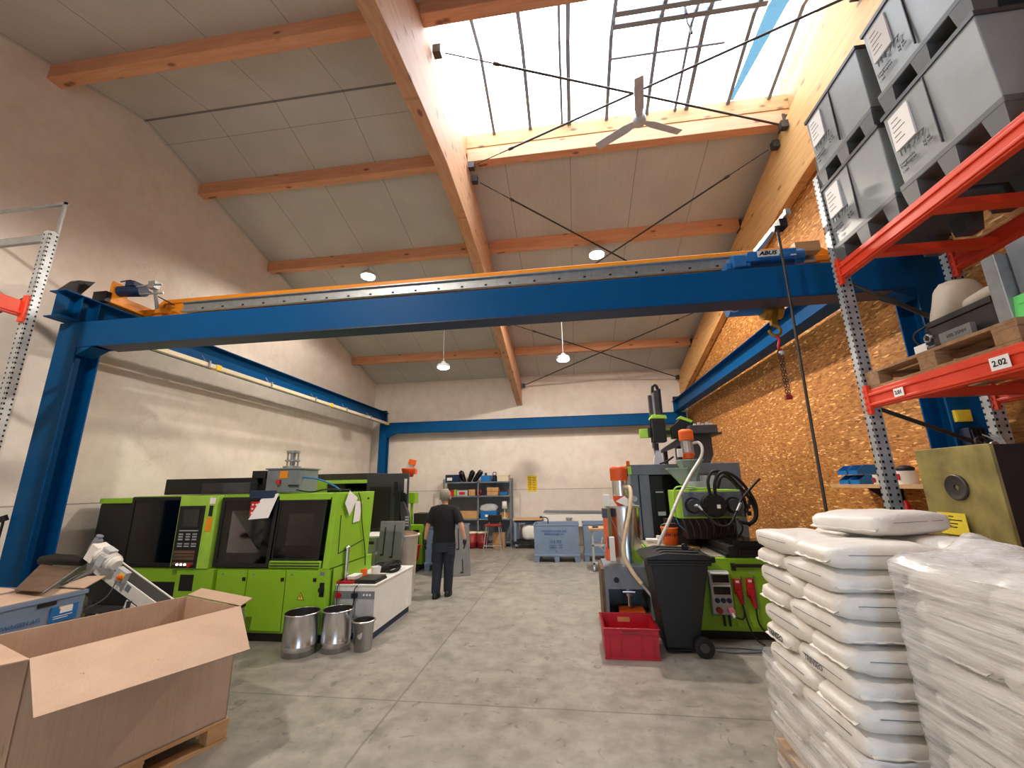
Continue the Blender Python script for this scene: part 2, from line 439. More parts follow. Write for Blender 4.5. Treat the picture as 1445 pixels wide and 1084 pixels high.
def root_inv(p):
    while p.parent is not None: p = p.parent
    return INV.get(p.name, Matrix.Identity(4))
def build(mb, name, mats, parent=None, bevel=0, world=True, label=None):
    """links the collected shape as one mesh object; world coordinates are turned into the parent's space"""
    if parent is not None and world: mb.move(root_inv(parent))
    o = bpy.data.objects.new(name, mb.mesh(name, mats)); COL.objects.link(o)
    if parent is not None: o.parent = parent
    if bevel:
        b = o.modifiers.new('bevel', 'BEVEL'); b.width = bevel; b.segments = 2; b.limit_method = 'ANGLE'
    if label: o['label'] = label
    return o
def thing(name, label, cat, loc=(0, 0, 0), rz=0, group=None):
    o = bpy.data.objects.new(name, None); COL.objects.link(o)
    o.location = loc; o.rotation_euler = (0, 0, rz); o.empty_display_size = 0.1
    o['label'] = label; o['category'] = cat
    if group: o['group'] = group
    INV[o.name] = (Matrix.Translation(Vector(loc)) @ Matrix.Rotation(rz, 4, 'Z')).inverted()
    return o
def tag(o, label, cat, group=None):
    o['label'] = label; o['category'] = cat
    if group: o['group'] = group
    return o
def solo(mb, name, mats, label, cat, group=None, bevel=0):
    """a thing that is one mesh: its origin sits at the middle of its base"""
    xs = [p.x for p in mb.v]; ys = [p.y for p in mb.v]; zs = [p.z for p in mb.v]
    c = Vector(((min(xs) + max(xs)) / 2, (min(ys) + max(ys)) / 2, min(zs)))
    mb.move(Matrix.Translation(-c))
    o = build(mb, name, mats, None, bevel); o.location = c
    return tag(o, label, cat, group)
def struct(mb, name, mats):
    o = build(mb, name, mats); o['kind'] = 'structure'; return o
def dup(root, loc=None, rz=None, label=None, group=None):
    def cp(o, par):
        c = o.copy(); COL.objects.link(c); c.parent = par
        for ch in o.children: cp(ch, c)
        return c
    r = cp(root, None)
    if loc is not None: r.location = loc
    if rz is not None: r.rotation_euler = (0, 0, rz)
    if label: r['label'] = label
    if group: r['group'] = group
    return r
def frame(o, x, n):   # matrix with local x axis = x, local z = n (text faces n)
    x = Vector(x).normalized(); n = Vector(n).normalized(); y = n.cross(x)
    m4 = Matrix((x, y, n)).transposed().to_4x4(); m4.translation = Vector(o); return m4
def text(body, size, at, x, n, mat, parent=None, name='lettering', align='CENTER', bold=0.0, world=True, sx=1.0, shear=0):
    cu = bpy.data.curves.new('t', 'FONT'); cu.body = body; cu.size = size; cu.align_x = align; cu.align_y = 'CENTER'
    cu.extrude = 0.0006; cu.offset = bold; cu.resolution_u = 2; cu.shear = shear
    to = bpy.data.objects.new('t', cu); COL.objects.link(to)
    dg = bpy.context.evaluated_depsgraph_get(); dg.update()
    me = bpy.data.meshes.new_from_object(to.evaluated_get(dg)); bpy.data.objects.remove(to)
    m4 = frame(at, x, n) @ Matrix.Diagonal((sx, 1, 1, 1))
    if parent is not None and world: m4 = root_inv(parent) @ m4
    me.transform(m4); me.materials.clear(); me.materials.append(M[mat]); me.name = name
    o = bpy.data.objects.new(name, me); COL.objects.link(o)
    if parent is not None: o.parent = parent
    return o
def bez(pts, n=8):   # smooth path through the points (Catmull-Rom)
    P = [Vector(p) for p in pts]; P = [P[0] * 2 - P[1]] + P + [P[-1] * 2 - P[-2]]; out = []
    for i in range(1, len(P) - 2):
        a, b, c, d = P[i - 1], P[i], P[i + 1], P[i + 2]
        for k in range(n):
            t = k / n
            out.append(0.5 * ((2 * b) + (c - a) * t + (2 * a - 5 * b + 4 * c - d) * t * t + (3 * b - a - 3 * c + d) * t ** 3))
    out.append(P[-2]); return out

# ------------------------------------------------------------------ the hall
XL, XR, YB, YF = -6.7, 3.72, 13.5, -4.0
RY, RZ, SL = 4.75, 7.75, 0.275
def ceil(y): return RZ - SL * abs(y - RY)
struct(MB().box(XL, XR, YF, YB, -0.12, 0), 'floor', 'concrete')
gable = [(YF, 0), (YB, 0), (YB, ceil(YB)), (RY, RZ), (YF, ceil(YF))]
struct(MB().prism(gable, 0, XL - 0.2, XL), 'wall_left', 'plaster')
struct(MB().box(XL - 0.2, XR + 0.2, YB, YB + 0.2, 0, ceil(YB) + 0.05), 'wall_back', 'plaster')
struct(MB().prism([(YF, 0), (YB, 0), (YB, ceil(YB) + 0.1), (6.1, ceil(6.1) + 0.1), (6.1, 8.15), (3.4, 8.15), (3.4, ceil(3.4) + 0.1), (YF, ceil(YF) + 0.1)], 0, XR, XR + 0.2), 'wall_right', 'osb')
wf = MB()
wf.box(XL - 0.2, 0.4, YF - 0.2, YF, 0, 5.4).box(1.9, XR + 0.2, YF - 0.2, YF, 0, 5.4).box(0.4, 1.9, YF - 0.2, YF, 2.3, 5.4)  # unseen gap added in the wall so daylight reaches the sack fronts
struct(wf, 'wall_front', 'plaster')
c = MB()
def slab(x0, x1, y0, y1):
    c.add([(x0, y0, ceil(y0)), (x1, y0, ceil(y0)), (x1, y1, ceil(y1)), (x0, y1, ceil(y1)),
           (x0, y0, ceil(y0) + 0.14), (x1, y0, ceil(y0) + 0.14), (x1, y1, ceil(y1) + 0.14), (x0, y1, ceil(y1) + 0.14)],
          [(0, 3, 2, 1), (4, 5, 6, 7), (0, 1, 5, 4), (1, 2, 6, 5), (2, 3, 7, 6), (3, 0, 4, 7)])
slab(XL, -1.6, YF, RY); slab(XL, -1.6, RY, YB); slab(-1.6, XR, YF, 3.6); slab(-1.6, XR, 5.95, YB)
struct(c, 'ceiling', 'ceiling')

# roof light: boards around the opening, bars and panes
GO = 0.34
wfm = MB()
wfm.box(-1.55, XR, 5.90, 6.02, ceil(6.0) - 0.01, ceil(5.9) + .055).box(-1.55, XR, 5.905, 6.02, ceil(5.9) + .055, ceil(5.9) + .067).box(-1.55, XR, 5.89, 6.02, ceil(5.9) + .067, ceil(5.9) + GO)
wfm.box(-1.55, XR, 3.56, 3.68, ceil(3.6) - 0.01, ceil(3.6) + GO)
struct(wfm, 'trim_1', 'plank')
wfm = MB()
wfm.prism([(3.68, ceil(3.68) - 0.21), (RY, RZ - 0.21), (5.9, ceil(5.9) - 0.21), (5.9, ceil(5.9) + GO), (RY, RZ + GO), (3.68, ceil(3.68) + GO)], 0, -1.62, -1.53)
wfm.prism([(3.68, 7.0), (5.9, 7.0), (5.9, ceil(5.9) + GO), (RY, RZ + GO), (3.68, ceil(3.68) + GO)], 0, XR - 0.03, XR)
struct(wfm, 'trim_2', 'plank')
g = MB()
for y0, y1 in ((3.6, RY), (RY, 6.0)):
    z0, z1 = ceil(y0) + GO, ceil(y1) + GO
    g.add([(-1.6, y0, z0), (XR, y0, z0), (XR, y1, z1), (-1.6, y1, z1), (-1.6, y0, z0 + 0.012), (XR, y0, z0 + 0.012), (XR, y1, z1 + 0.012), (-1.6, y1, z1 + 0.012)],
          [(0, 3, 2, 1), (4, 5, 6, 7), (0, 1, 5, 4), (1, 2, 6, 5), (2, 3, 7, 6), (3, 0, 4, 7)])
win = struct(g, 'window_1', 'roof_glass')
for bx, w in ((-1.03, .03), (-.40, .035), (.14, .025), (.26, .04), (.88, .035), (1.53, .035), (1.98, .025), (2.16, .04), (2.80, .035), (3.42, .035)):
    b = MB(); w *= 1.5
    for y0, y1 in ((3.6, RY), (RY, 6.0)):
        z0, z1 = ceil(y0) + GO, ceil(y1) + GO
        b.add([(bx - w / 2, y0, z0 - .07), (bx + w / 2, y0, z0 - .07), (bx + w / 2, y1, z1 - .07), (bx - w / 2, y1, z1 - .07),
               (bx - w / 2, y0, z0 - .004), (bx + w / 2, y0, z0 - .004), (bx + w / 2, y1, z1 - .004), (bx - w / 2, y1, z1 - .004)],
              [(0, 3, 2, 1), (4, 5, 6, 7), (0, 1, 5, 4), (1, 2, 6, 5), (2, 3, 7, 6), (3, 0, 4, 7)])
    build(b, 'glazing_bar', 'grey', win)
build(MB().box(0.88, 2.9, 4.37, 4.44, ceil(4.4) + GO - .09, ceil(4.4) + GO - .02).box(0.88, 2.9, 4.57, 4.64, ceil(4.6) + GO - .09, ceil(4.6) + GO - .02), 'vent_frame', 'grey', win)
build(MB().box(0.88, 2.5, 5.02, 5.05, ceil(5.03) + GO - .08, ceil(5.03) + GO - .06), 'vent_rod', 'grey', win)
build(MB().cyl((1.82, 4.5, 7.85), (1.82, 4.5, 8.0), .02).tube(bez([(1.82, 4.5, 7.86), (1.84, 4.55, 7.78), (1.88, 4.58, 7.70)], 4), .01).cyl((1.88, 4.58, 7.7), (1.885, 4.58, 7.62), .018), 'vent_crank', 'steel_dark', win)
bf = MB()
for y0, y1, xa0, xa1, xb0, xb1 in ((4.0, RY, 3.05, 3.34, 2.98, 3.24), (RY, 5.9, 2.98, 3.24, 2.84, 2.90)):
    z0, z1 = ceil(y0) + GO + .02, ceil(y1) + GO + .02
    bf.add([(xa0, y0, z0), (xa1, y0, z0), (xb1, y1, z1), (xb0, y1, z1), (xa0, y0, z0 + .004), (xa1, y0, z0 + .004), (xb1, y1, z1 + .004), (xb0, y1, z1 + .004)],
           [(0, 3, 2, 1), (4, 5, 6, 7), (0, 1, 5, 4), (1, 2, 6, 5), (2, 3, 7, 6), (3, 0, 4, 7)])
build(bf, 'blue_streak_strip', 'blue_streak', win, label='translucent blue strip on the roof panes')  # thin tinted sheet that gives the panes their blue streak

# glulam rafters
prof = [(YF, 4.40), (-2.2, 4.80), (-1.0, 5.15), (.5, 5.55), (2.1, 5.88), (2.93, 6.02), (3.8, 6.12), (4.75, 6.18), (5.7, 6.12), (6.57, 6.02), (7.4, 5.88), (9.0, 5.55), (10.5, 5.15), (12.0, 4.76), (YB, 4.36)]
def rafter(x0, x1, name, label, mt='glulam_y'):
    poly = prof + [(YB, ceil(YB) - .22), (RY, RZ - .22), (YF, ceil(YF) - .22)]
    r = thing(name, label, 'roof beam', (x0, RY, 6.18), 0)
    build(MB().prism(poly, 0, x0, x1), 'beam', mt, r, bevel=.006)
    return r
ra = rafter(-1.68, -1.5, 'glulam_rafter', 'large cambered glued timber rafter running down the middle of the hall ceiling')
fl = MB()
for y0, y1 in ((YF, 3.66), (5.92, YB)):
    n = [(y0, ceil(y0) - .22), (y1, ceil(y1) - .22), (y1, ceil(y1)), (y0, ceil(y0))]
    fl.prism(n, 0, -1.66, -1.55)
build(fl, 'infill_board', 'glulam_y', ra)
rafter(3.56, 3.71, 'glulam_rafter', 'cambered timber rafter lying against the strand board wall on the right', 'wall_rafter')

# purlins
def purlin(x0, x1, y, label, mat='glulam_x'):
    zc = ceil(y + .08 if y > RY else y)
    p = thing('roof_purlin', label, 'roof beam', ((x0 + x1) / 2, y + .08, zc - .22), 0, 'roof purlins')
    build(MB().box(x0, x1, y, y + .16, zc - .215, zc + .02), 'beam', mat, p, bevel=.006)
    build(MB().box(x1 - .012, x1 + .03, y - .01, y + .17, zc - .25, zc - .04), 'hanger_plate', 'steel_dark', p)
    return p
for y, lab in ((3.54, 'purlin nearest the viewer on the left side of the ceiling'), (5.87, 'second purlin on the left, just beyond the roof ridge'),
               (7.81, 'third purlin on the left, above the hanging lamp'), (11.78, 'purlin on the left closest to the back wall')):
    purlin(XL - .05, -1.68, y, 'reddish timber ' + lab)
purlin(XL - .05, -1.68, 9.8, 'reddish timber purlin on the left hidden behind the blue cross beam')
for y, lab in ((3.54, 'purlin along the near edge of the skylight'), (5.87, 'purlin along the far lower edge of the skylight'),
               (7.81, 'purlin on the right, first below the skylight'), (9.8, 'purlin on the right hidden behind the blue cross beam'), (11.78, 'purlin on the right closest to the back wall')):
    purlin(-1.5, 3.56, y, 'reddish timber ' + lab)

# wind bracing rods under the roof
def brace(a, b, label):
    za, zb = ceil(a[1]) - .36, ceil(b[1]) - .36
    A = Vector((a[0], a[1], za)); B = Vector((b[0], b[1], zb)); d = (B - A).normalized()
    t = thing('bracing_rod', label, 'bracing rod', A, 0, 'roof bracing rods')
    build(MB().cyl(A + d * .75, B - d * .1, .016, n=8), 'rod', 'steel_dark', t)
    s = d.orthogonal().normalized()
    build(MB().cyl(A + d * .1, A + d * .35, .009, n=6).tube([A + d * .35, A + d * .4 + s * .02, A + d * .5 + s * .02, A + d * .55, A + d * .5 - s * .02, A + d * .4 - s * .02, A + d * .35], .006, 6).cyl(A + d * .55, A + d * .75, .009, n=6).cyl(A + d * .72, A + d * .8, .024, n=8), 'turnbuckle', 'steel_dark', t)
    for E in (A, B): build(MB().box(-.05, .05, -.05, .05, -.06, .06, M4=Matrix.Translation(E)), 'end_bracket', 'steel_dark', t)
brace((-1.42, 3.97), (3.5, 5.8), 'grey steel rod crossing the skylight from its upper left to its lower right')
brace((-1.42, 5.85), (3.5, 4.08), 'grey steel rod crossing the skylight from its lower left to its upper right')
brace((-1.42, 6.1), (3.5, 9.9), 'grey steel rod below the skylight running down to the right')
brace((3.5, 6.1), (-1.42, 10.0), 'grey steel rod below the skylight running down to the left')
brace((-1.42, 10.1), (3.5, 13.35), 'grey steel rod beside the back wall running down to the right')
brace((3.5, 10.0), (-1.42, 13.4), 'grey steel rod beside the back wall running down to the left')

# ceiling fan
fan = thing('ceiling_fan', 'grey three-blade ceiling fan hanging below the skylight', 'fan', (1.13, 4.72, 6.47))
build(MB().lathe([(.001, -.07), (.06, -.065), (.085, -.03), (.09, .03), (.07, .07), (.001, .075)], (1.13, 4.72, 6.47), 20), 'motor', 'light_grey', fan)
build(MB().cyl((1.13, 4.72, 6.53), (1.13, 4.86, 7.16), .014, n=8), 'down_rod', 'grey', fan)
for dx, dy in ((-.10, -.60), (-.51, .34), (.55, .26)):
    d = Vector((dx, dy, 0)).normalized(); s = Vector((-d.y, d.x, 0)); c0 = Vector((1.13, 4.72, 6.46))
    b = MB(); q = []
    for rr, w in ((.08, .035), (.2, .06), (.64, .055)):
        for sg in (-1, 1):
            for zz in (-.004, .004): q.append(c0 + d * rr + s * sg * w + Vector((0, 0, zz + sg * .012)))
    b.add(q, [(0, 1, 3, 2), (8, 10, 11, 9), (0, 4, 5, 1), (2, 3, 7, 6), (4, 8, 9, 5), (6, 7, 11, 10), (0, 2, 6, 4), (1, 5, 7, 3), (4, 6, 10, 8), (5, 9, 11, 7)])
    build(b, 'blade', 'light_grey', fan)

# hall lamps: the lamp's own light is part of the builder
def lamp(x, y, z, ztop, label, power=110, seen=True):
    t = thing('hall_lamp', label, 'lamp', (x, y, z), 0, 'hall lamps')
    build(MB().lathe([(.001, .14), (.05, .14), (.06, .09), (.14, .07), (.165, .03), (.165, .0), (.15, -.005), (.001, -.004)], (x, y, z), 24), 'housing', 'light_grey', t)
    build(MB().lathe([(.150, .004), (.148, -.03), (.11, -.05), (.001, -.055)], (x, y, z), 24), 'lens', 'lamp_on', t)
    build(MB().cyl((x, y, z + .13), (x, y, ztop), .008, n=6), 'cable', 'light_grey', t)
    d = bpy.data.lights.new('lamp_light', 'SPOT'); d.energy = power; d.color = WARM; d.spot_size = math.radians(168); d.spot_blend = .25; d.shadow_soft_size = .12
    o = bpy.data.objects.new('lamp_light', d); COL.objects.link(o); o.location = (0, 0, -.09); o.parent = t
LP = 480
lamp(-4.25, 7.88, 6.36, 6.67, 'lit round lamp close under the ceiling on the left, above the blue beam', LP * .8)
lamp(.75, 7.88, 6.40, 6.67, 'lit round lamp close under the ceiling on the right, below the skylight', LP * 2.1)
lamp(-3.1, 9.88, 4.76, 6.12, 'lit round lamp on a long cable, left of the rafter below the blue beam', LP * .22)
lamp(-.05, 9.88, 4.79, 6.12, 'lit round lamp on a long white cable, right of the rafter', LP * .22)
lamp(-3.4, .6, 5.9, 6.4, 'unseen round lamp added behind the viewer on the left', LP * 1.6)  # out-of-view lamp added to brighten the left wall and sack sides
# ------------------------------------------------------------------ gantry crane
def hbeam_x(mb, x0, x1, yc, w, z0, z1, tf=.018, tw=.012):
    mb.box(x0, x1, yc - w / 2, yc + w / 2, z1 - tf, z1).box(x0, x1, yc - w / 2, yc + w / 2, z0, z0 + tf).box(x0, x1, yc - tw / 2, yc + tw / 2, z0 + tf, z1 - tf)
def hbeam_y(mb, y0, y1, xc, w, z0, z1, tf=.016, tw=.012):
    mb.box(xc - w / 2, xc + w / 2, y0, y1, z1 - tf, z1).box(xc - w / 2, xc + w / 2, y0, y1, z0, z0 + tf).box(xc - tw / 2, xc + tw / 2, y0, y1, z0 + tf, z1 - tf)
PZ0, PZ1 = 3.53, 3.86
def column(x, y, w, d, label, ztop=PZ1):
    t = thing('crane_column', label, 'steel column', (x, y + d / 2, 0), 0, 'crane columns')
    b = MB(); tf = .018
    b.box(x - w / 2, x + w / 2, y, y + tf, .02, ztop).box(x - w / 2, x + w / 2, y + d - tf, y + d, .02, ztop).box(x - .008, x + .008, y + tf, y + d - tf, .02, ztop)
    b.box(x - w / 2 + .004, x + w / 2 - .004, y + .02, y + d - .02, PZ1 - .36, PZ1 - .34)
    build(b, 'profile', 'blue', t, bevel=.003)
    build(MB().box(x - w / 2 - .06, x + w / 2 + .06, y - .06, y + d + .06, 0, .02), 'base_plate', 'blue', t)
    return t
cl = column(-6.09, 4.05, .32, .28, 'thick blue steel column against the left wall, nearest the viewer')
build(MB().tube([(-6.27, 4.02, 1.50), (-6.285, 4.0, 1.56)], .035, 10).tube(bez([(-6.275, 4.01, 1.5), (-6.29, 4.02, 1.2), (-6.27, 4.03, .4)], 6), .012, 6), 'cable_socket', 'black', cl)
cr_ = column(3.42, 4.05, .28, .28, 'blue steel column behind the loaded rack on the right')
column(-6.12, 13.05, .26, .22, 'blue steel column in the back left corner')
column(3.42, 13.05, .26, .22, 'blue steel column in the back right corner')
# front cross beam: boxed face towards the viewer
t = thing('portal_beam', 'long blue cross beam spanning the hall in front of the crane bridge', 'steel beam', (-1.3, 4.16, PZ0))
b = MB(); b.box(-5.93, 3.28, 4.05, 4.07, PZ0, PZ1).box(-5.93, 3.28, 4.25, 4.27, PZ0, PZ1).box(-5.93, 3.28, 4.07, 4.25, PZ0 + .12, PZ0 + .14)
build(b, 'beam', 'blue', t, bevel=.004)
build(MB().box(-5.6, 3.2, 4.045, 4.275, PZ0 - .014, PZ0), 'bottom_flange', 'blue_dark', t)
def gusset(x0, x1, y): return MB().prism([(x0, PZ0), (x1, PZ0), (x0, PZ0 - .10)], 1, y, y + .2)
build(gusset(-5.93, -5.72, 4.06), 'gusset', 'blue', t); build(gusset(3.27, 3.06, 4.06), 'gusset', 'blue', t)
t = thing('portal_beam', 'blue cross beam along the back wall between the corner columns', 'steel beam', (-1.3, 13.16, PZ0))
b = MB(); b.box(-6.0, 3.3, 13.07, 13.085, PZ0, PZ1).box(-6.0, 3.3, 13.05, 13.24, PZ1, PZ1 + .012).box(-6.0, 3.3, 13.05, 13.24, PZ0 - .012, PZ0)
build(b, 'beam', 'blue', t)
build(MB().prism([(-5.99, PZ0 - .01), (-5.7, PZ0 - .01), (-5.99, PZ0 - .14)], 1, 13.07, 13.2), 'gusset', 'blue', t)
# runways
for xc, side in ((-6.12, 'left'), (3.32, 'right')):
    t = thing('runway_beam', 'blue crane runway beam along the %s wall' % side, 'steel beam', (xc, 8.5, PZ1), 0, 'crane runway beams')
    b = MB(); hbeam_y(b, 3.86, 13.2, xc, .24, PZ1 + .014, PZ1 + .36)
    for yy in (4.06, 4.26, 13.1): b.box(xc - .11, xc + .11, yy - .005, yy + .005, PZ1 + .03, PZ1 + .34)
    build(b, 'profile', 'blue', t, bevel=.003)
    build(MB().box(xc - .025, xc + .025, 3.9, 13.15, PZ1 + .36, PZ1 + .39), 'rail', 'steel_dark', t)
    z = PZ1 + .36
    build(MB().prism([(3.90, z), (4.06, z), (4.20, z + .27), (4.03, z + .21)], 0, xc - .11, xc + .03) if side == 'left' else MB().box(xc - .1, xc + .02, 3.9, 4.0, z, z + .2), 'end_stop', 'black', t)
    build(MB().box(xc - .11, xc + .06, 13.08, 13.2, z - .35, z + .08) if side == 'left' else MB().box(xc - .08, xc + .08, 13.1, 13.2, z, z + .14), 'end_stop', 'black', t)
# conductor rail under the left runway
t = thing('conductor_rail', 'cream conductor rail hung below the left runway beam', 'power rail', (-5.94, 8.8, 3.74))
build(MB().box(-5.98, -5.90, 4.3, 13.0, 3.80, 3.87), 'rail', 'cream', t, bevel=.006)
for y in (5.9, 7.4, 8.9, 10.3, 11.7): build(MB().box(-6.0, -5.88, y - .015, y + .015, 3.795, 3.90).cyl((-5.96, y, 3.88), (-6.02, y - .04, 3.99), .006, n=6), 'bracket', 'steel', t)
for y in (6.1, 9.6, 12.95): build(MB().box(-5.988, -5.892, y - .05, y + .05, 3.79, 3.88), 'joint_cover', 'yellow', t)
build(MB().tube(bez([(-5.94, 4.33, 3.80), (-5.94, 4.33, 3.70), (-5.90, 4.3, 3.64), (-5.86, 4.27, 3.70), (-5.85, 4.27, 3.76)], 5), .012, 8), 'cable_loop', 'black', t)
build(MB().box(-5.97, -5.85, 4.29, 4.35, 3.74, 3.80), 'end_clamp', 'cream', t)

# bridge crane
br = thing('bridge_crane', 'orange crane bridge behind the blue cross beam with a grey cable rail', 'crane', (-1.4, 4.95, 4.25))
b = MB(); b.box(-5.75, 3.0, 4.86, 4.90, 4.26, 4.44).box(-5.75, 3.0, 4.98, 5.02, 4.26, 4.44).box(-5.75, 3.0, 4.84, 5.04, 4.44, 4.505).box(-5.75, 3.0, 4.84, 5.04, 4.235, 4.26)
for sx, xa in ((-1, -5.75), (1, 3.0)): b.prism([(xa, 4.505), (xa, 4.25), (xa + sx * .16, 4.25), (xa + sx * .12, 4.42)], 1, 4.84, 5.04)
build(b, 'girder', 'orange', br, bevel=.012)
b = MB().box(-5.3, 2.9, 4.74, 4.75, 4.23, 4.36).box(-5.3, 2.9, 4.70, 4.78, 4.36, 4.372).box(-5.3, 2.9, 4.70, 4.74, 4.23, 4.24).box(-5.3, 2.9, 4.78, 4.86, 4.40, 4.41)
build(b, 'cable_rail', 'steel', br)
for i in range(24): build(MB().box(-5.0 + i * .31, -4.97 + i * .31, 4.732, 4.74, 4.265, 4.285), 'rail_clip', 'black', br)
for xc, n in ((-6.1, 0), (3.32, 1)):
    s = 1 if xc < 0 else -1
    e = MB().box(xc - .09, xc + .09, 4.35, 5.6, 4.27, 4.41); e.box(min(xc, xc + s * .45), max(xc, xc + s * .45), 4.82, 5.06, 4.28, 4.36)
    ec = build(e, 'end_carriage', 'orange', br, bevel=.01)
    build(MB().box(xc - .10, xc + .10, 4.28, 4.35, 4.26, 4.40), 'buffer', 'black', br)
mt = MB().cyl((-6.02, 4.45, 4.47), (-5.72, 4.5, 4.475), .075, n=16).box(-5.92, -5.78, 4.42, 4.55, 4.53, 4.60).cyl((-5.72, 4.5, 4.475), (-5.70, 4.5, 4.475), .08, n=16)
build(mt, 'travel_motor', 'blue_dark', br)
build(MB().box(-6.06, -6.02, 4.36, 4.56, 4.38, 4.58), 'motor_flange', 'orange', br)
build(MB().cyl((-5.72, 4.42, 4.50), (-5.36, 4.44, 4.52), .016, n=8).cyl((-5.70, 4.46, 4.41), (-5.38, 4.5, 4.42), .013, n=8).cyl((-5.47, 4.42, 4.56), (-5.55, 4.6, 4.24), .022, n=8).box(-5.53, -5.43, 4.40, 4.48, 4.46, 4.56), 'current_collector', 'steel', br)
build(MB().tube(bez([(-6.0, 4.42, 4.6), (-5.85, 4.46, 4.62), (-5.7, 4.6, 4.5), (-5.4, 4.7, 4.33)], 6), .008, 6), 'motor_cable', 'black', br)
build(MB().box(2.64, 2.9, 4.6, 4.72, 4.30, 4.42), 'cable_stack', 'pallet_wood', br)

# hoist trolley
ho = thing('hoist_trolley', 'blue electric hoist trolley riding at the right end of the bridge', 'hoist', (2.2, 4.45, 3.6))
build(MB().prism([(1.96, 4.10), (2.02, 4.22), (2.50, 4.22), (2.50, 4.10)], 1, 4.36, 4.68).box(2.12, 2.50, 4.34, 4.36, 4.11, 4.21), 'gearbox_cover', 'hoist_blue', ho, bevel=.012)
build(MB().cyl((2.50, 4.47, 4.16), (2.60, 4.47, 4.16), .09, n=18), 'brake_cover', 'hoist_blue', ho, bevel=.006)
build(MB().box(1.86, 2.0, 4.36, 4.62, 4.05, 4.20).box(2.0, 2.05, 4.38, 4.6, 4.06, 4.19), 'control_box', 'hoist_blue', ho, bevel=.02)
build(MB().box(1.80, 1.86, 4.4, 4.55, 4.05, 4.13), 'terminal_box', 'hoist_blue', ho, bevel=.01)
build(MB().box(2.10, 2.33, 4.334, 4.338, 4.13, 4.20), 'name_plate', 'white', ho)
text('ABUS', .062, (2.205, 4.332, 4.166), (1, 0, 0), (0, -1, 0), 'sign_ink', ho, bold=.003, sx=1.15, shear=.25)
build(MB().prism([(2.31, 4.13), (2.35, 4.20), (2.40, 4.20), (2.40, 4.13)], 1, 4.332, 4.336), 'plate_end', 'label_blue', ho)
build(MB().box(2.43, 2.48, 4.33, 4.34, 4.12, 4.13), 'type_label', 'white', ho)
build(MB().box(1.88, 2.5, 4.42, 4.66, 3.72, 4.12), 'side_frame', 'blue_dark', ho)
build(MB().cyl((1.78, 4.5, 3.62), (2.14, 4.5, 3.62), .085, n=18).box(1.80, 2.2, 4.42, 4.58, 3.70, 3.76), 'rope_drum', 'hoist_blue', ho)
build(MB().tube(bez([(1.76, 4.44, 3.74), (1.74, 4.42, 3.62), (1.80, 4.42, 3.56), (1.88, 4.44, 3.58)], 6), .007, 6), 'limit_cable', 'light_grey', ho)
hb = build(MB().box(2.14, 2.26, 4.43, 4.47, 3.45, 3.60).box(2.17, 2.23, 4.42, 4.48, 3.39, 3.47), 'hook_block', 'brass', ho, bevel=.006)
for sx in (2.135, 2.255): build(MB().cyl((sx - .03, 4.45, 3.545), (sx + .03, 4.45, 3.545), .09, n=20).cyl((sx - .034, 4.45, 3.545), (sx + .034, 4.45, 3.545), .03, n=12), 'sheave', 'brass', hb, label='brass-coloured rope sheave')
pts = [(2.2, 4.45, 3.41)] + [(2.2 + .055 * math.sin(a), 4.45, 3.325 + .055 * math.cos(a)) for a in [x * .35 for x in range(0, 15)]]
build(MB().tube(pts, .016, 8), 'hook', 'brass', hb)
build(MB().tube([(2.14, 4.45, 3.62), (2.12, 4.5, 3.78)], .005, 6).tube([(2.26, 4.45, 3.62), (2.28, 4.5, 3.78)], .005, 6), 'rope', 'steel_dark', ho)
# chain sling on the hook
ch = thing('chain_sling', 'dark lifting chain with red fittings hanging from the crane hook', 'chain', (2.21, 4.45, 2.6))
build(MB().tube(bez([(2.2, 4.45, 3.27), (2.225, 4.45, 3.22), (2.205, 4.45, 3.15), (2.22, 4.45, 3.11)], 5), .014, 8), 'shortening_hook', 'cee_red', ch)
build(MB().ball((2.225, 4.45, 3.08), .028, 10), 'tag', 'light_grey', ch)
b = MB()
for i in range(17):
    z = 3.12 - i * .030
    for ox in (-.013, .013): b.lathe([(.010, -.003), (.016, 0), (.010, .003)], (0, 0, 0), 10, M4=Matrix.Translation((2.21 + ox + i * .0005, 4.45, z)) @ Matrix.Rotation(R90, 4, 'X' if i % 2 else 'Y') @ Matrix.Diagonal((1.0, 1.45, 1, 1)))
build(b, 'chain', 'black', ch)
build(MB().box(2.185, 2.245, 4.43, 4.47, 2.59, 2.63).cyl((2.2, 4.45, 2.63), (2.23, 4.45, 2.63), .018, n=8), 'end_fitting', 'dark_red', ch)
# pendant line and its sliding rail
pd = thing('pendant_line', 'thin grey control cable hanging to the right of the crane hook from a short rail', 'cable', (2.1, 3.92, 1.5))
build(MB().box(2.16, 2.20, 3.82, 4.62, 4.28, 4.32).box(2.155, 2.205, 3.80, 3.83, 4.27, 4.33), 'slide_rail', 'alu', pd)
build(MB().box(2.13, 2.20, 3.88, 3.98, 4.19, 4.28).cyl((2.13, 3.93, 4.2), (2.09, 3.93, 4.2), .03, n=10), 'cable_trolley', 'black', pd)
build(MB().tube(bez([(2.12, 3.92, 4.2), (2.115, 3.92, 3.6), (2.10, 3.92, 2.6), (2.08, 3.92, 1.25)], 6), .013, 8), 'cable', 'steel_dark', pd)
build(MB().box(2.04, 2.12, 3.88, 3.96, .98, 1.27), 'push_button_box', 'yellow', pd, bevel=.01)
build(MB().box(2.195, 2.22, 4.3, 4.32, 4.29, 4.31).box(2.16, 2.2, 4.56, 4.6, 4.2, 4.28), 'rail_bracket', 'steel', pd)

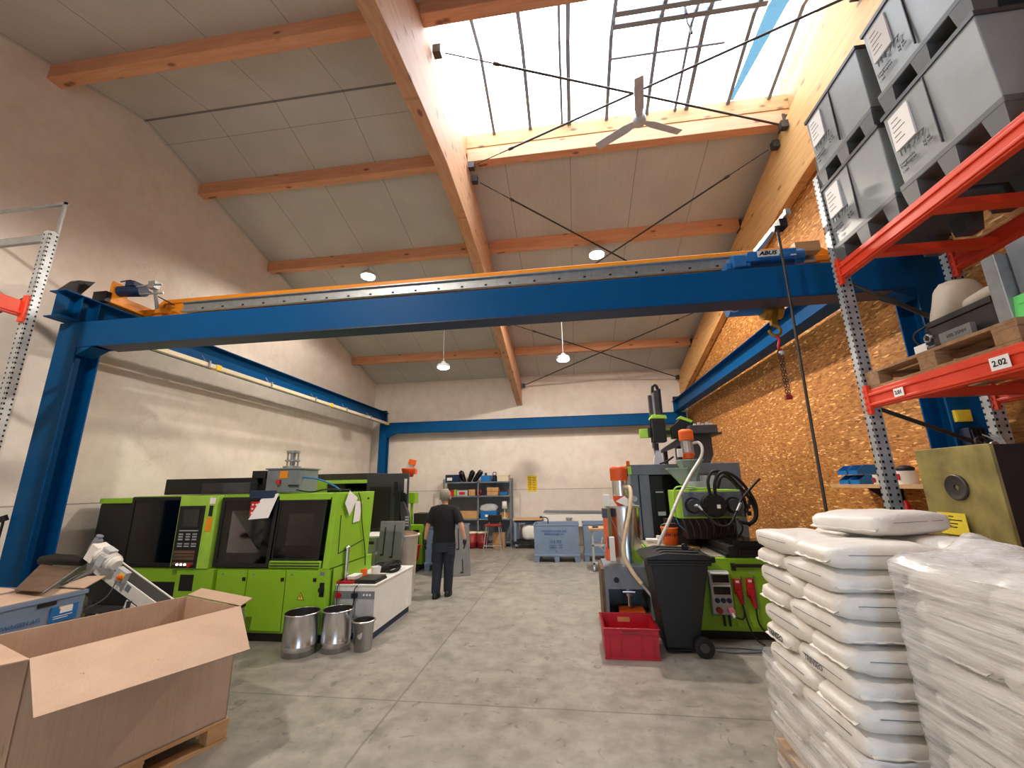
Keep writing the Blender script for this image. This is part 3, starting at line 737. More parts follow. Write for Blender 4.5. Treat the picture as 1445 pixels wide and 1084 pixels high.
# ------------------------------------------------------------------ containers
GW, GD, GH = .73, .80, .765
def container(w, d, h, name, label, mat, loc, rz, group, texts=(), rib=True, sheet=True, text_mat='blue_ink', foot=.13, feet=True, lid=None, size=1.0):
    t = thing(name, label, 'container', loc, rz, group)
    hw, hd = w / 2, d / 2
    z0 = foot + .03
    b = MB(); tk = .022
    lo = (-hw + .02, hw - .02, -hd + .02, hd - .02); hi = (-hw + .006, hw - .006, -hd + .006, hd - .006)
    def ring(r, z): return [(r[0], r[2], z), (r[1], r[2], z), (r[1], r[3], z), (r[0], r[3], z)]
    inner = lambda r: (r[0] + tk, r[1] - tk, r[2] + tk, r[3] - tk)
    vs = ring(lo, z0) + ring(hi, h) + ring(inner(hi), h) + ring(inner(lo), z0 + .03)
    fs = [(3, 2, 1, 0), (12, 13, 14, 15)] + [(i, (i + 1) % 4, 4 + (i + 1) % 4, 4 + i) for i in range(4)] + [(4 + i, 4 + (i + 1) % 4, 8 + (i + 1) % 4, 8 + i) for i in range(4)] + [(8 + i, 8 + (i + 1) % 4, 12 + (i + 1) % 4, 12 + i) for i in range(4)]
    b.add(vs, fs)
    build(b, 'body', mat, t, bevel=.006, world=False)
    base_m = 'rack_base' if mat == 'rack_box' else mat
    build(MB().box(-hw, hw, -hd, hd, foot, foot + .045), 'bottom_ledge', base_m, t, bevel=.006, world=False)
    r = MB()
    for (x0, x1, y0, y1) in ((-hw - .004, hw + .004, -hd - .004, -hd + .022), (-hw - .004, hw + .004, hd - .022, hd + .004), (-hw - .004, -hw + .022, -hd + .022, hd - .022), (hw - .022, hw + .004, -hd + .022, hd - .022)):
        r.box(x0, x1, y0, y1, h - .03, h)
    build(r, 'rim', 'charcoal' if mat == 'rack_box' else mat, t, world=False)
    if rib:
        build(MB().box(-hw * .02, -hw * .02 + .006, -hd - .001, -hd + .014, z0 + .06, h - .035), 'seam', 'charcoal', t, world=False)
    if feet:
        for ax in (-hw + .07, 0, hw - .07):
            for ay in (-hd + .07, hd - .07): build(MB().taper((ax - .05, ax + .05, ay - .06, ay + .06), (ax - .065, ax + .065, ay - .07, ay + .07), 0, foot), 'foot', base_m, t, world=False)
    if sheet:
        build(MB().box(-hw + .05, -hw + .22, -hd - .002, -hd + .012, h - .34, h - .07), 'delivery_sheet', 'paper', t, world=False)
        for k in range(5): build(MB().box(-hw + .07, -hw + .07 + .06 + .02 * (k % 3), -hd - .0035, -hd + .0, h - .12 - k * .04, h - .115 - k * .04), 'printed_line', 'bag_ink', t, world=False)
    for body, sz, x, z, al in texts:
        text(body, sz, (x, -hd - .001, z), (1, 0, 0), (0, -1, 0), text_mat, t, align=al, bold=sz * .02, world=False)
    return t
RX = 2.4     # plane of the rack front
rt = [('114 777', .066, -GW / 2 + .175, .385, 'CENTER'), ('Leergewicht\nTragfähigkeit', .026, -GW / 2 + .05, .30, 'LEFT'), ('kg 48\nkg 500', .026, -GW / 2 + .25, .31, 'LEFT'), ('l 380', .024, -GW / 2 + .06, .245, 'LEFT')]
ZB1 = 3.625
for (yc, lv, lab) in ((3.295, 0, 'grey pallet container at the far end of the upper rack, bottom of its pair'),
                      (3.305, 1, 'grey pallet container at the far end of the upper rack, top of its pair'),
                      (2.52, 0, 'grey pallet container nearer the viewer on the upper rack, bottom of its pair'),
                      (2.50, 1, 'grey pallet container on the upper rack cut off by the top picture edge')):
    container(GW, GD, GH, 'pallet_container', lab, 'rack_box', (RX + GD / 2 + .005, yc, ZB1 + lv * (GH + .002)), -R90, 'containers on the upper rack', rt, text_mat='sign_ink')

# ------------------------------------------------------------------ right pallet rack
rk = thing('pallet_rack', 'pallet rack on the right with orange-red beams and perforated grey uprights', 'rack', (2.85, 2.2, 0))
def upright(x, y, z1, parent, w=.09, d=.07):
    o = build(MB().box(-w / 2, w / 2, -d / 2, d / 2, 0, z1).move(Matrix.Translation((0, 0, 0))), 'upright', 'perforated', parent, world=False)
    o.location = (INV[parent.name] @ Vector((x, y, 0))); return o
for x, y, z1 in ((RX + .045, 3.69, 4.55), (3.30, 3.69, 4.55), (RX + .045, .92, 4.55), (3.30, .92, 4.55)): upright(x, y, z1, rk)
build(MB().box(RX + .06, RX + .12, 3.70, 3.73, 4.5, 4.75), 'back_stop', 'steel_dark', rk)
for x in (RX, 3.28):
    for z0, z1 in ((3.48, 3.625), (2.345, 2.49), (1.05, 1.19)):
        b = MB(); s = 1 if x == RX else -1
        b.box(x - .0, x + .05, .97, 3.65, z0, z1) ; b.box(x - .012, x + .0, .97, 3.65, z0 + .012, z0 + .035); b.box(x - .012, x, .97, 3.65, z1 - .055, z1 - .03)
        build(b, 'beam', 'red_orange', rk, bevel=.006)
        for ye in (3.64, .97):
            k = MB().box(x - .014, x + .012, ye - .025, ye + .02, z0 - .05, z1 + .04)
            for q in range(4): k.box(x - .02, x - .01, ye + .0, ye + .026, z0 - .02 + q * .05, z0 - .002 + q * .05)
            build(k, 'beam_end_plate', 'red_orange', rk)
for z in (3.5, 2.36):
    for y in (3.3, 2.75, 2.0, 1.4): build(MB().box(RX + .05, 3.28, y - .04, y + .04, z - .0, z + .06), 'cross_tie', 'red_orange', rk)
def strut(a, b_): build(MB().cyl(a, b_, .018, n=8), 'diagonal_brace', 'steel_dark', rk)
strut((RX + .07, 3.69, 3.47), (3.28, 3.69, 2.95)); strut((RX + .07, 3.69, 2.36), (3.28, 3.69, 1.98)); strut((3.28, 3.69, 1.9), (RX + .07, 3.69, 1.2))
build(MB().cyl((3.2, 3.66, 2.03), (3.2, 3.64, 2.03), .03, n=10).cyl((3.25, 3.66, 2.0), (3.25, 3.64, 2.0), .03, n=10), 'bolt', 'steel', rk)
def shelf_label(y, txt, s):
    o = build(MB().box(RX - .016, RX - .013, y - s, y + s, 2.375, 2.375 + s * 1.35), 'bay_label', 'paper', rk)
    text(txt, s * .85, (RX - .0175, y, 2.375 + s * .66), (0, -1, 0), (-1, 0, 0), 'sign_ink', rk, bold=.001)
shelf_label(3.30, '2.01', .045); shelf_label(2.56, '2.02', .055)

# what stands on the middle rack level
def pallet(name, label, mat, loc, rz, L=1.2, Wd=.8, group=None):
    t = thing(name, label, 'pallet', loc, rz, group)
    for i in range(3): build(MB().box(-L / 2, L / 2, -Wd / 2 + i * (Wd - .1) / 2, -Wd / 2 + i * (Wd - .1) / 2 + .1, 0, .022), 'runner', mat, t, world=False)
    for i in range(3):
        for j in range(3):
            x = -L / 2 + .075 + i * (L - .15) / 2; y = -Wd / 2 + .05 + j * (Wd - .1) / 2
            build(MB().box(x - .07, x + .07, y - .05, y + .05, .022, .10), 'block', mat, t, bevel=.004, world=False)
    for i in range(3): build(MB().box(-L / 2 + i * (L - .145) / 2, -L / 2 + i * (L - .145) / 2 + .145, -Wd / 2, Wd / 2, .10, .122), 'stringer_board', mat, t, world=False)
    for i in range(5): build(MB().box(-L / 2, L / 2, -Wd / 2 + i * (Wd - .13) / 4, -Wd / 2 + i * (Wd - .13) / 4 + .13, .122, .144), 'deck_board', mat, t, bevel=.003, world=False)
    return t
pallet('wooden_pallet', 'weathered wooden pallet on the middle rack beams under the grey mould and sacks', 'old_wood', (2.83, 3.05, 2.492), R90, 1.2, .82)
ZD = 2.638
mb_ = thing('steel_mould', 'dark steel mould on the rack pallet with lifting eyes and valve fittings at one end', 'mould', (2.78, 2.84, ZD))
build(MB().box(2.5, 3.05, 2.60, 3.06, ZD, ZD + .16).box(2.49, 3.06, 2.62, 3.07, ZD + .16, ZD + .20), 'block', 'steel_dark', mb_, bevel=.006)
for zz, yy in ((.10, 3.10), (.03, 3.13)):
    build(MB().lathe([(.024, -.007), (.033, 0), (.024, .007), (.017, 0), (.024, -.007)], (0, 0, 0), 14, M4=Matrix.Translation((2.5, yy, ZD + zz)) @ Matrix.Rotation(R90, 4, 'Y')).cyl((2.5, yy - .03, ZD + zz), (2.5, 3.05, ZD + zz), .012, n=8), 'lifting_eye', 'alu', mb_)
build(MB().box(2.52, 2.6, 3.06, 3.14, ZD + .02, ZD + .15).cyl((2.56, 3.12, ZD + .15), (2.56, 3.12, ZD + .21), .03, n=10).tube(bez([(2.54, 3.14, ZD + .2), (2.5, 3.2, ZD + .16), (2.51, 3.19, ZD + .08), (2.53, 3.15, ZD + .05)], 5), .008, 6), 'valve', 'black', mb_)
def sack_mesh(a, b_, c_, seed, e=.5, nu=26, nv=14, amp=.05):
    mb = MB(); vs = []
    sp = lambda v, p: math.copysign(abs(v) ** p, v)
    for j in range(nv + 1):
        ph = -R90 + PI * j / nv
        for i in range(nu):
            th = 2 * PI * i / nu
            p = Vector((a * sp(math.cos(ph), e) * sp(math.cos(th), e), b_ * sp(math.cos(ph), e) * sp(math.sin(th), e), c_ * sp(math.sin(ph), .8)))
            n = mnoise.noise(p * 9 + Vector((seed, 0, 0))) * amp + mnoise.noise(p * 22 + Vector((0, seed, 0))) * amp * .35
            p *= 1 + n; vs.append(p)
    fs = [(j * nu + i, j * nu + (i + 1) % nu, (j + 1) * nu + (i + 1) % nu, (j + 1) * nu + i) for j in range(nv) for i in range(nu)]
    return mb.add(vs, fs, 0, True)
s1 = sack_mesh(.20, .13, .09, 3, .7, amp=.12); s1.move(Matrix.Translation((2.66, 3.02, ZD + .285)) @ Matrix.Rotation(math.radians(-62), 4, 'X') @ Matrix.Rotation(math.radians(90), 4, 'Z') )
solo(s1, 'sack', 'sack', 'dirty white sack slumped over the end of the steel mould on the rack', 'sack')
s1 = sack_mesh(.2, .16, .055, 5, .6, amp=.1); s1.move(Matrix.Translation((2.72, 2.76, ZD + .255)) @ Matrix.Rotation(math.radians(80), 4, 'Z'))
solo(s1, 'sack', 'sack', 'beige sack lying flat on the steel mould on the rack', 'sack')
pl = MB().box(2.46, 2.9, 2.50, 2.58, ZD, ZD + .40); solo(pl, 'steel_plate', 'steel', 'bright upright steel plate standing on the rack pallet beside the sacks', 'plate', bevel=.004)
pl = MB().box(2.52, 3.0, 2.12, 2.49, ZD, ZD + .44).box(2.515, 2.52, 2.2, 2.3, ZD + .2, ZD + .3); t = solo(pl, 'mould_half', 'grey', 'grey mould half on the rack behind the green card, cut by the picture edge', 'mould', bevel=.006)
solo(MB().add([(2.47, 2.585, ZD + .002), (2.47, 2.33, ZD + .002), (2.49, 2.36, ZD + .13), (2.49, 2.545, ZD + .13), (2.474, 2.585, ZD + .001), (2.474, 2.33, ZD + .001), (2.494, 2.36, ZD + .129), (2.494, 2.545, ZD + .129)], [(0, 1, 2, 3), (7, 6, 5, 4), (0, 4, 5, 1), (1, 5, 6, 2), (2, 6, 7, 3), (3, 7, 4, 0)]).box(2.473, 2.476, 2.42, 2.47, ZD + .075, ZD + .08), 'note_card', 'green_card', 'bright green card leaning on the mould at the right edge of the picture', 'card')
solo(MB().box(2.455, 2.458, 3.07, 3.17, ZD, ZD + .06), 'note_card', 'paper', 'small white tag standing below the lifting eyes of the steel mould', 'card')
cs = thing('carton', 'flattened grey carton scrap with faint print lying against the steel mould', 'carton', (2.46, 2.82, ZD))
build(MB().box(2.44, 2.47, 2.72, 2.94, ZD, ZD + .075), 'board', 'lid_grey', cs)
text('HEL 35MM', .03, (2.439, 2.82, ZD + .04), (0, -1, 0), (-1, 0, 0), 'bag_ink', cs)
# mould on the lowest level
ZM = 1.195
mo = thing('injection_mould', 'big square yellowed mould block on the lower rack level with a round locating ring', 'mould', (2.7, 3.1, ZM))
pallet('wooden_pallet', 'wooden pallet on the lower rack beams under the yellowed mould', 'old_wood', (2.83, 3.0, ZM), R90, 1.2, .8)
ZM += .146
build(MB().box(2.45, 2.475, 2.83, 3.38, ZM, 1.99), 'clamp_plate', 'mold', mo, bevel=.004)
build(MB().box(2.476, 3.15, 2.835, 3.375, ZM, 1.985).box(2.70, 2.78, 2.84, 3.37, ZM + .02, 1.99), 'mould_plates', 'dark_iron', mo, bevel=.004)
build(MB().lathe([(.001, -.01), (.016, -.008), (.018, .010), (.05, .012), (.074, .018), (.08, .014), (.08, -.002)], (0, 0, 0), 32, smooth=False, M4=Matrix.Translation((2.45, 3.105, 1.735)) @ Matrix.Rotation(-R90, 4, 'Y')), 'locating_ring', 'steel_dark', mo)
for yy in (3.28, 2.93): build(MB().lathe([(.03, -.01), (.042, 0), (.03, .01), (.02, 0), (.03, -.01)], (0, 0, 0), 14, M4=Matrix.Translation((2.8, yy, 2.03)) @ Matrix.Rotation(R90, 4, 'X')), 'lifting_eye', 'steel_dark', mo)
for k in range(6): build(MB().cyl((2.7, 3.0 - .0, 1.99), (2.7 + .02, 3.05 + k * .022, 2.06 + .01 * (k % 2)), .005, n=6), 'hose_nipple', 'steel', mo)
solo(MB().box(3.0, 3.2, 2.55, 2.83, ZM, 1.97).box(2.98, 3.0, 2.62, 2.76, ZM + .3, ZM + .42), 'mould_half', 'dark_iron', 'dark iron mould beside the yellowed mould, mostly outside the picture', 'mould', bevel=.004)
nt = thing('note_card', 'yellow note card standing in front of the yellowed mould', 'card', (2.43, 3.17, ZM))
build(MB().box(2.425, 2.428, 3.075, 3.28, 1.44, 1.575), 'card', 'yellow_card', nt)
for k, w in enumerate((.02, .075, .04, .03)): build(MB().box(2.4235, 2.425, 3.18 - w, 3.18 + w, 1.55 - k * .022, 1.556 - k * .022), 'printed_line', 'sign_ink', nt)

# ------------------------------------------------------------------ left pallet rack (only its far end is in view)
LX = -5.3; ly = 3.17
rk2 = thing('pallet_rack', 'empty pallet rack end at the left edge with a perforated upright and orange-red beam', 'rack', (-5.8, 2.0, 0))
upright(LX, ly, 4.47, rk2, .085, .07); upright(-6.4, ly, 4.47, rk2, .085, .07)
build(MB().box(LX - .045, LX - .005, .6, ly - .03, 3.50, 3.66).box(LX - .005, LX + .006, .6, ly - .03, 3.52, 3.545), 'beam', 'red_orange', rk2, bevel=.006)
build(MB().box(LX - .03, LX + .025, ly - .06, ly - .02, 3.44, 3.72), 'beam_end_plate', 'red_orange', rk2)
build(MB().box(-6.4, LX, ly - .02, ly + .02, 4.36, 4.44), 'cross_brace', 'steel', rk2)
build(MB().cyl((-6.35, ly, 3.35), (LX, ly, 3.75), .022, n=8), 'diagonal_brace', 'steel_dark', rk2)
build(MB().box(LX + .0, LX + .03, ly + .03, ly + .05, 3.9, 4.86).box(-6.45, LX + .03, ly + .03, ly + .06, 4.83, 4.86), 'side_guard', 'steel', rk2)
# ------------------------------------------------------------------ left foreground: carton on a pallet
CU = Vector((.35, .937, 0)).normalized(); CV = Vector((-CU.y, CU.x, 0))       # along the face, into the box
C0 = Vector((-3.03, 2.20, 0)); CW, CD, CZ0, CZ1 = 1.13, .80, .146, .90
pallet('wooden_pallet', 'pale wooden pallet under the open cardboard box', 'pallet_wood', tuple(C0 + CU * (CW / 2) + CV * (CD / 2)), math.atan2(CU.y, CU.x), CW + .04, CD + .02)
cb = thing('cardboard_box', 'big open cardboard box on a pallet at the lower left, flaps folded out', 'box', tuple(C0 + CU * (CW / 2) + CV * (CD / 2) + Vector((0, 0, CZ0))))
def cpt(a, b_, z): return C0 + CU * a + CV * b_ + Vector((0, 0, z))
def sheet(mb, p, th, n=None):   # p: four corners; thickness along normal
    n = n or (p[1] - p[0]).cross(p[3] - p[0]).normalized()
    mb.add([q for q in p] + [q - n * th for q in p], [(0, 1, 2, 3), (7, 6, 5, 4), (0, 4, 5, 1), (1, 5, 6, 2), (2, 6, 7, 3), (3, 7, 4, 0)])
b = MB()
ring = [(0, 0), (CW, 0), (CW, CD), (0, CD)]
for i in range(4):
    (a0, b0), (a1, b1) = ring[i], ring[(i + 1) % 4]
    sheet(b, [cpt(a0, b0, CZ0), cpt(a1, b1, CZ0), cpt(a1, b1, CZ1), cpt(a0, b0, CZ1)], .008)
sheet(b, [cpt(0, 0, CZ0 + .01), cpt(CW, 0, CZ0 + .01), cpt(CW, CD, CZ0 + .01), cpt(0, CD, CZ0 + .01)], .008)
build(b, 'walls', 'cardboard', cb)
def flap(p, nm='flap'): mb = MB(); sheet(mb, p, .006); return build(mb, nm, 'cardboard', cb)
flap([cpt(0.0, -.004, CZ1 + .004), cpt(CW, -.004, CZ1 + .004), cpt(.98, -.43, CZ1 - .19), cpt(-.06, -.44, CZ1 - .165)])
flap([cpt(CW + .004, 0, CZ1 + .004), cpt(CW + .004, CD, CZ1 + .004), cpt(CW + .10, CD - .02, CZ1 + .04), cpt(CW + .105, 0.02, CZ1 + .035)])
flap([cpt(-.004, 0, CZ1 + .004), cpt(-.004, CD, CZ1 + .004), cpt(-.30, CD - .02, CZ1 + .03), cpt(-.30, .0, CZ1 + .02)])
flap([cpt(0, CD + .004, CZ1), cpt(CW, CD + .004, CZ1), cpt(CW - .02, CD + .12, CZ1 - .34), cpt(.02, CD + .12, CZ1 - .34)])

# grey logo container beside it, front turned to the aisle
vw = container(1.2, 1.0, 1.0, 'pallet_container', 'blue-grey container with printed lettering and blue label at the left picture edge', 'blue_grey', (-4.61, 2.70, 0), R90, None,
               [('VOLKSWAGEN AG', .042, .12, .845, 'CENTER'), ('Behältermanagement', .034, .12, .80, 'CENTER'), ('114 777', .055, .10, .66, 'CENTER')], rib=False, sheet=False)
build(MB().box(.265, .385, -.502, -.488, .935, .962), 'grip_hole', 'black', vw, world=False)
build(MB().box(.36, .545, -.503, -.49, .80, .915), 'transport_label', 'label_blue', vw, world=False)
build(MB().box(.42, .505, -.505, -.50, .86, .905), 'torn_label', 'paper', vw, world=False)
build(MB().box(.41, .50, -.5045, -.50, .895, .912), 'label_edge', 'yellow', vw, world=False)
for ln, wd in ((.84, .13), (.825, .10)): build(MB().box(.38, .38 + wd, -.5045, -.50, ln, ln + .004), 'label_line', 'paper', vw, world=False)
# cardboard flaps lying on it
cf = thing('cardboard_sheet', 'brown cardboard flaps lying open on top of the blue-grey container', 'cardboard', (-4.6, 2.8, 1.0))
for p in ([(-4.13, 2.15, 1.004), (-4.13, 3.26, 1.004), (-4.5, 3.22, 1.02), (-4.5, 2.15, 1.03)], [(-4.5, 2.15, 1.035), (-4.5, 3.1, 1.035), (-5.05, 3.15, 1.05), (-5.05, 2.15, 1.06)]):
    mb = MB(); sheet(mb, [Vector(q) for q in p], .008); build(mb, 'flap', 'cardboard', cf)
mb = MB(); sheet(mb, [Vector(q) for q in [(-4.12, 3.275, 1.006), (-4.40, 3.30, 1.006), (-4.52, 3.60, 1.03), (-4.30, 3.58, 1.04)]], .008); build(mb, 'flap', 'cardboard', cf)
solo(MB().box(-4.98, -4.86, 2.56, 2.68, 1.062, 1.10).cyl((-4.92, 2.62, 1.10), (-4.92, 2.62, 1.15), .035, n=10), 'pipe_fitting', 'steel_dark', 'small dark fitting on the cardboard at the left picture edge', 'fitting', bevel=.006)

# inclined belt conveyor
cv = thing('belt_conveyor', 'inclined white-railed belt conveyor with white motor beside the blue-grey container', 'conveyor', (-4.4, 3.85, 0))
A = Vector((-4.785, 3.85, 1.075)); B = Vector((-3.80, 3.85, .575)); d = (B - A).normalized(); up_ = Vector((-d.z, 0, d.x)) if d.x > 0 else Vector((d.z, 0, -d.x))
cm = Matrix((d, Vector((0, 1, 0)), up_)).transposed().to_4x4(); cm.translation = A; L = (B - A).length
build(MB().box(0, L, -.012, .0, -.045, .075, M4=cm), 'side_rail', 'white', cv, bevel=.004)
build(MB().box(0, L, .175, .19, -.06, .06, M4=cm), 'side_rail', 'white', cv, bevel=.004)
build(MB().box(-.02, L, .0, .175, .03, .05, M4=cm), 'belt', 'rubber', cv)
build(MB().box(-.01, L, .012, .03, -.26, -.045, M4=cm), 'belt_return', 'black', cv)
build(MB().cyl(cm @ Vector((-.03, .0, -.02)), cm @ Vector((-.03, .18, -.02)), .05, n=14), 'drive_roller', 'steel', cv)
build(MB().prism([(.55, -.05), (.68, -.05), (.66, -.16), (.62, -.19), (.57, -.16)], 1, -.022, -.012, M4=cm).cyl(cm @ Vector((.615, -.03, -.11)), cm @ Vector((.615, -.02, -.11)), .012, n=10), 'pivot_plate', 'white', cv, bevel=.01)
build(MB().tube([cm @ Vector((.615 + .035 * math.cos(a), -.024, -.11 + .04 * math.sin(a))) for a in [PI * (1.05 + .1 * k) for k in range(9)]], .004, 6), 'slot', 'black', cv)
for yy in (3.87, 4.0):
    build(MB().box(-4.80, -4.74, yy, yy + .05, 0, .92), 'leg', 'steel_dark', cv)
    build(MB().box(-4.52, -4.47, yy, yy + .05, 0, .72), 'leg', 'steel_dark', cv)
build(MB().box(-4.78, -4.26, 3.83, 3.88, .655, .72).box(-4.30, -4.26, 3.82, 3.84, .68, .77), 'support_arm', 'charcoal', cv)
build(MB().cyl((-4.76, 3.83, .20), (-4.33, 3.83, .70), .02, n=8), 'strut', 'steel_dark', cv)
build(MB().box(-5.3, -4.85, 3.86, 4.02, 0, .06), 'foot_plate', 'steel_dark', cv)
mo_ = MB(); mm = cm @ Matrix.Translation((.06, -.03, .15))
mo_.cyl(mm @ Vector((-.04, 0, 0)), mm @ Vector((.17, 0, 0)), .072, n=18).cyl(mm @ Vector((.17, 0, 0)), mm @ Vector((.20, 0, 0)), .072, .05, n=18).box(-.13, -.03, -.06, .07, -.09, .07, M4=mm)
for k in range(8): mo_.cyl(mm @ Vector((.0 + k * .02, 0, 0)), mm @ Vector((.006 + k * .02, 0, 0)), .08, n=18)
build(mo_, 'motor', 'white', cv, bevel=.005)
build(MB().box(.04, .12, -.085, -.06, -.05, .05, M4=mm).box(.0, .1, -.05, .03, .07, .1, M4=mm), 'terminal_box', 'light_grey', cv, bevel=.004)
build(MB().box(-.18, -.12, -.03, .03, -.04, .10, M4=mm).cyl(mm @ Vector((-.16, 0, .08)), mm @ Vector((-.16, .0, .13)), .03, n=10), 'gearbox', 'grey', cv, bevel=.008)
sw = build(MB().box(.30, .43, -.055, .0, .055, .16, M4=cm), 'switch_box', 'light_grey', cv, bevel=.005)
build(MB().box(.37, .425, -.06, -.05, .075, .14, M4=cm), 'switch_plate', 'yellow', sw)
build(MB().cyl(cm @ Vector((.40, -.06, .107)), cm @ Vector((.40, -.085, .107)), .022, n=14).box(.385, .415, -.095, -.08, .095, .119, M4=cm), 'rotary_switch', 'orange_plastic', sw)
build(MB().box(.46, .52, -.0135, -.01, .0, .06, M4=cm), 'type_plate', 'grey', cv)
build(MB().tube(bez([cm @ Vector((.36, -.04, .05)), cm @ Vector((.36, -.05, -.12)), cm @ Vector((.22, -.05, -.32))], 6), .005, 6), 'cable', 'grey', cv)
ct = MB()
for k in range(2): ct.tube([(-4.80 + .06 * k, 3.80, 1.03), (-4.80 + .06 * k, 3.70, 1.00), (-4.78 + .06 * k, 3.60, .965)], .02, 8)
build(ct, 'belt_tensioner', 'alu', cv)
# discharge chute and black roll at the conveyor head
chn = thing('discharge_chute', 'brown sheet metal chute sloping from the conveyor head onto the container', 'chute', (-4.7, 3.4, 1.04))
mb = MB(); sheet(mb, [Vector(q) for q in [(-5.24, 3.72, 1.11), (-4.80, 3.70, 1.075), (-4.13, 2.99, 1.045), (-4.46, 3.03, 1.045)]], .006); build(mb, 'sheet', 'rust', chn)
mb = MB(); sheet(mb, [Vector(q) for q in [(-4.80, 3.70, 1.078), (-4.13, 2.99, 1.048), (-4.11, 3.01, 1.075), (-4.77, 3.72, 1.105)]], .006); build(mb, 'edge_strip', 'steel', chn)
rl = MB().tube([(-5.32, 3.78, 1.14), (-5.18, 3.78, 1.15), (-4.95, 3.78, 1.145), (-4.83, 3.78, 1.13)], [.042, .052, .052, .04], 14)
solo(rl, 'foil_roll', 'black', 'rolled black sheeting lying at the head of the conveyor', 'roll')

# ------------------------------------------------------------------ injection moulding machine on the left
mc = thing('injection_moulding_machine', 'long green injection moulding machine along the left wall with dark sliding guards', 'machine', (-4.8, 5.7, 0))
FY = 5.1
def lean(mb, z0=.83):
    for p in mb.v:
        if p.z > z0: p.y += (p.z - z0) * max(0, min(.12, (p.x + 4.9) * .07))
    return mb
base = MB().box(-5.98, -3.02, FY + .02, 6.3, .10, .83)
base.box(-6.5, -5.98, FY + .06, 6.2, .66, .9)
build(base, 'machine_bed', 'green', mc, bevel=.01)
build(MB().box(-5.95, -3.04, FY + .06, 6.25, 0, .10), 'plinth', 'black', mc)
build(MB().box(-5.62, -5.05, FY + .008, FY + .02, .14, .66), 'bed_opening', 'black', mc)
pdm = build(MB().box(-5.05, -4.52, FY - .04, FY + .02, .06, .83), 'control_pedestal', 'green', mc, bevel=.008)
build(MB().box(-4.98, -4.79, FY - .045, FY - .039, .57, .76), 'vent_grille', 'black', pdm)
for x0, x1 in ((-4.50, -4.085), (-4.075, -3.56), (-3.55, -3.13)):
    dr = build(MB().box(x0, x1, FY, FY + .022, .13, .815), 'service_door', 'green', mc, bevel=.006)
    build(MB().cyl((x0 + .08, FY - .006, .765), (x0 + .08, FY, .765), .012, n=10), 'lock', 'steel', dr)
    build(MB().box(x1 - .05, x1 - .012, FY - .012, FY, .69, .73), 'latch', 'black', dr)
def warn(x, z, s, y=FY - .002, par=mc):
    w = build(MB().prism([(x - s, z - s * .8), (x + s, z - s * .8), (x, z + s)], 1, y, y + .002), 'warning_sign', 'sign_ink', par)
    build(MB().prism([(x - s * .76, z - s * .66), (x + s * .76, z - s * .66), (x, z + s * .74)], 1, y - .001, y), 'sign_face', 'yellow', w)
    build(MB().prism([(x - .1 * s, z + .3 * s), (x + .18 * s, z + .3 * s), (x + .02 * s, z - .02 * s), (x + .2 * s, z - .02 * s), (x - .05 * s, z - .5 * s), (x, z - .14 * s), (x - .16 * s, z - .14 * s)], 1, y - .002, y - .001), 'bolt_mark', 'sign_ink', w)
warn(-3.33, .52, .05); warn(-4.30, .50, .045)
build(MB().box(-3.13, -3.0, FY - .002, FY + .03, .12, .84), 'corner_post', 'green', mc, bevel=.006)
build(MB().cyl((-3.06, FY - .03, .60), (-3.06, FY, .60), .035, n=14).box(-3.09, -3.03, FY - .006, FY, .52, .68), 'main_switch', 'black', mc)
build(MB().box(-3.10, -3.04, FY - .005, FY - .001, .76, .80), 'rating_label', 'grey', mc)
# upper housing
build(lean(MB().box(-6.5, -5.93, FY + .05, 6.2, .93, 1.64)), 'end_cover', 'black', mc, bevel=.015)
build(lean(MB().box(-6.5, -5.93, FY + .03, 6.2, 1.64, 1.71)), 'end_cover_top', 'green', mc, bevel=.006)
build(lean(MB().box(-6.5, -5.93, FY + .04, FY + .07, .84, .93)), 'end_cover_sill', 'green', mc)
up = MB()
up.box(-5.93, -3.08, 5.95, 6.15, .83, 1.72)                      # rear wall
up.box(-5.93, -3.08, FY + .0, 6.15, 1.68, 1.73)                     # roof
up.box(-5.93, -5.86, FY + .02, 6.1, .83, 1.7)
build(lean(up), 'housing', 'green', mc, bevel=.006)
build(MB().box(-5.9, -3.1, 5.2, 5.95, .80, .86), 'machine_table', 'dark_iron', mc)
def guard(x0, x1, z0, z1, glass, fr='black', w=.045, nm='sliding_guard'):
    f = MB(); y = FY - .012
    f.box(x0, x0 + w, y, y + .03, z0, z1).box(x1 - w, x1, y, y + .03, z0, z1).box(x0 + w, x1 - w, y, y + .03, z0, z0 + w).box(x0 + w, x1 - w, y, y + .03, z1 - w, z1)
    g_ = build(lean(f), nm, fr, mc, bevel=.004)
    build(lean(MB().box(x0 + w, x1 - w, y + .01, y + .016, z0 + w, z1 - w)), 'window', glass, g_)
    return g_
guard(-5.93, -5.14, .845, 1.72, 'smoke_glass')
guard(-4.58, -3.80, .845, 1.70, 'smoke_glass')
guard(-3.78, -3.14, .93, 1.655, 'black_glass', w=.02, nm='fixed_guard')
build(lean(MB().box(-3.80, -3.1, FY + .0, FY + .03, 1.655, 1.73)), 'guard_header', 'green', mc)
build(lean(MB().box(-3.80, -3.1, FY - .01, FY + .02, .84, .925)), 'guard_sill', 'green', mc, bevel=.01)
build(lean(MB().box(-3.78, -3.12, FY - .02, FY - .0, .86, .875).box(-3.78, -3.12, FY - .02, FY - .0, .895, .905)), 'guide_rail', 'steel_dark', mc)
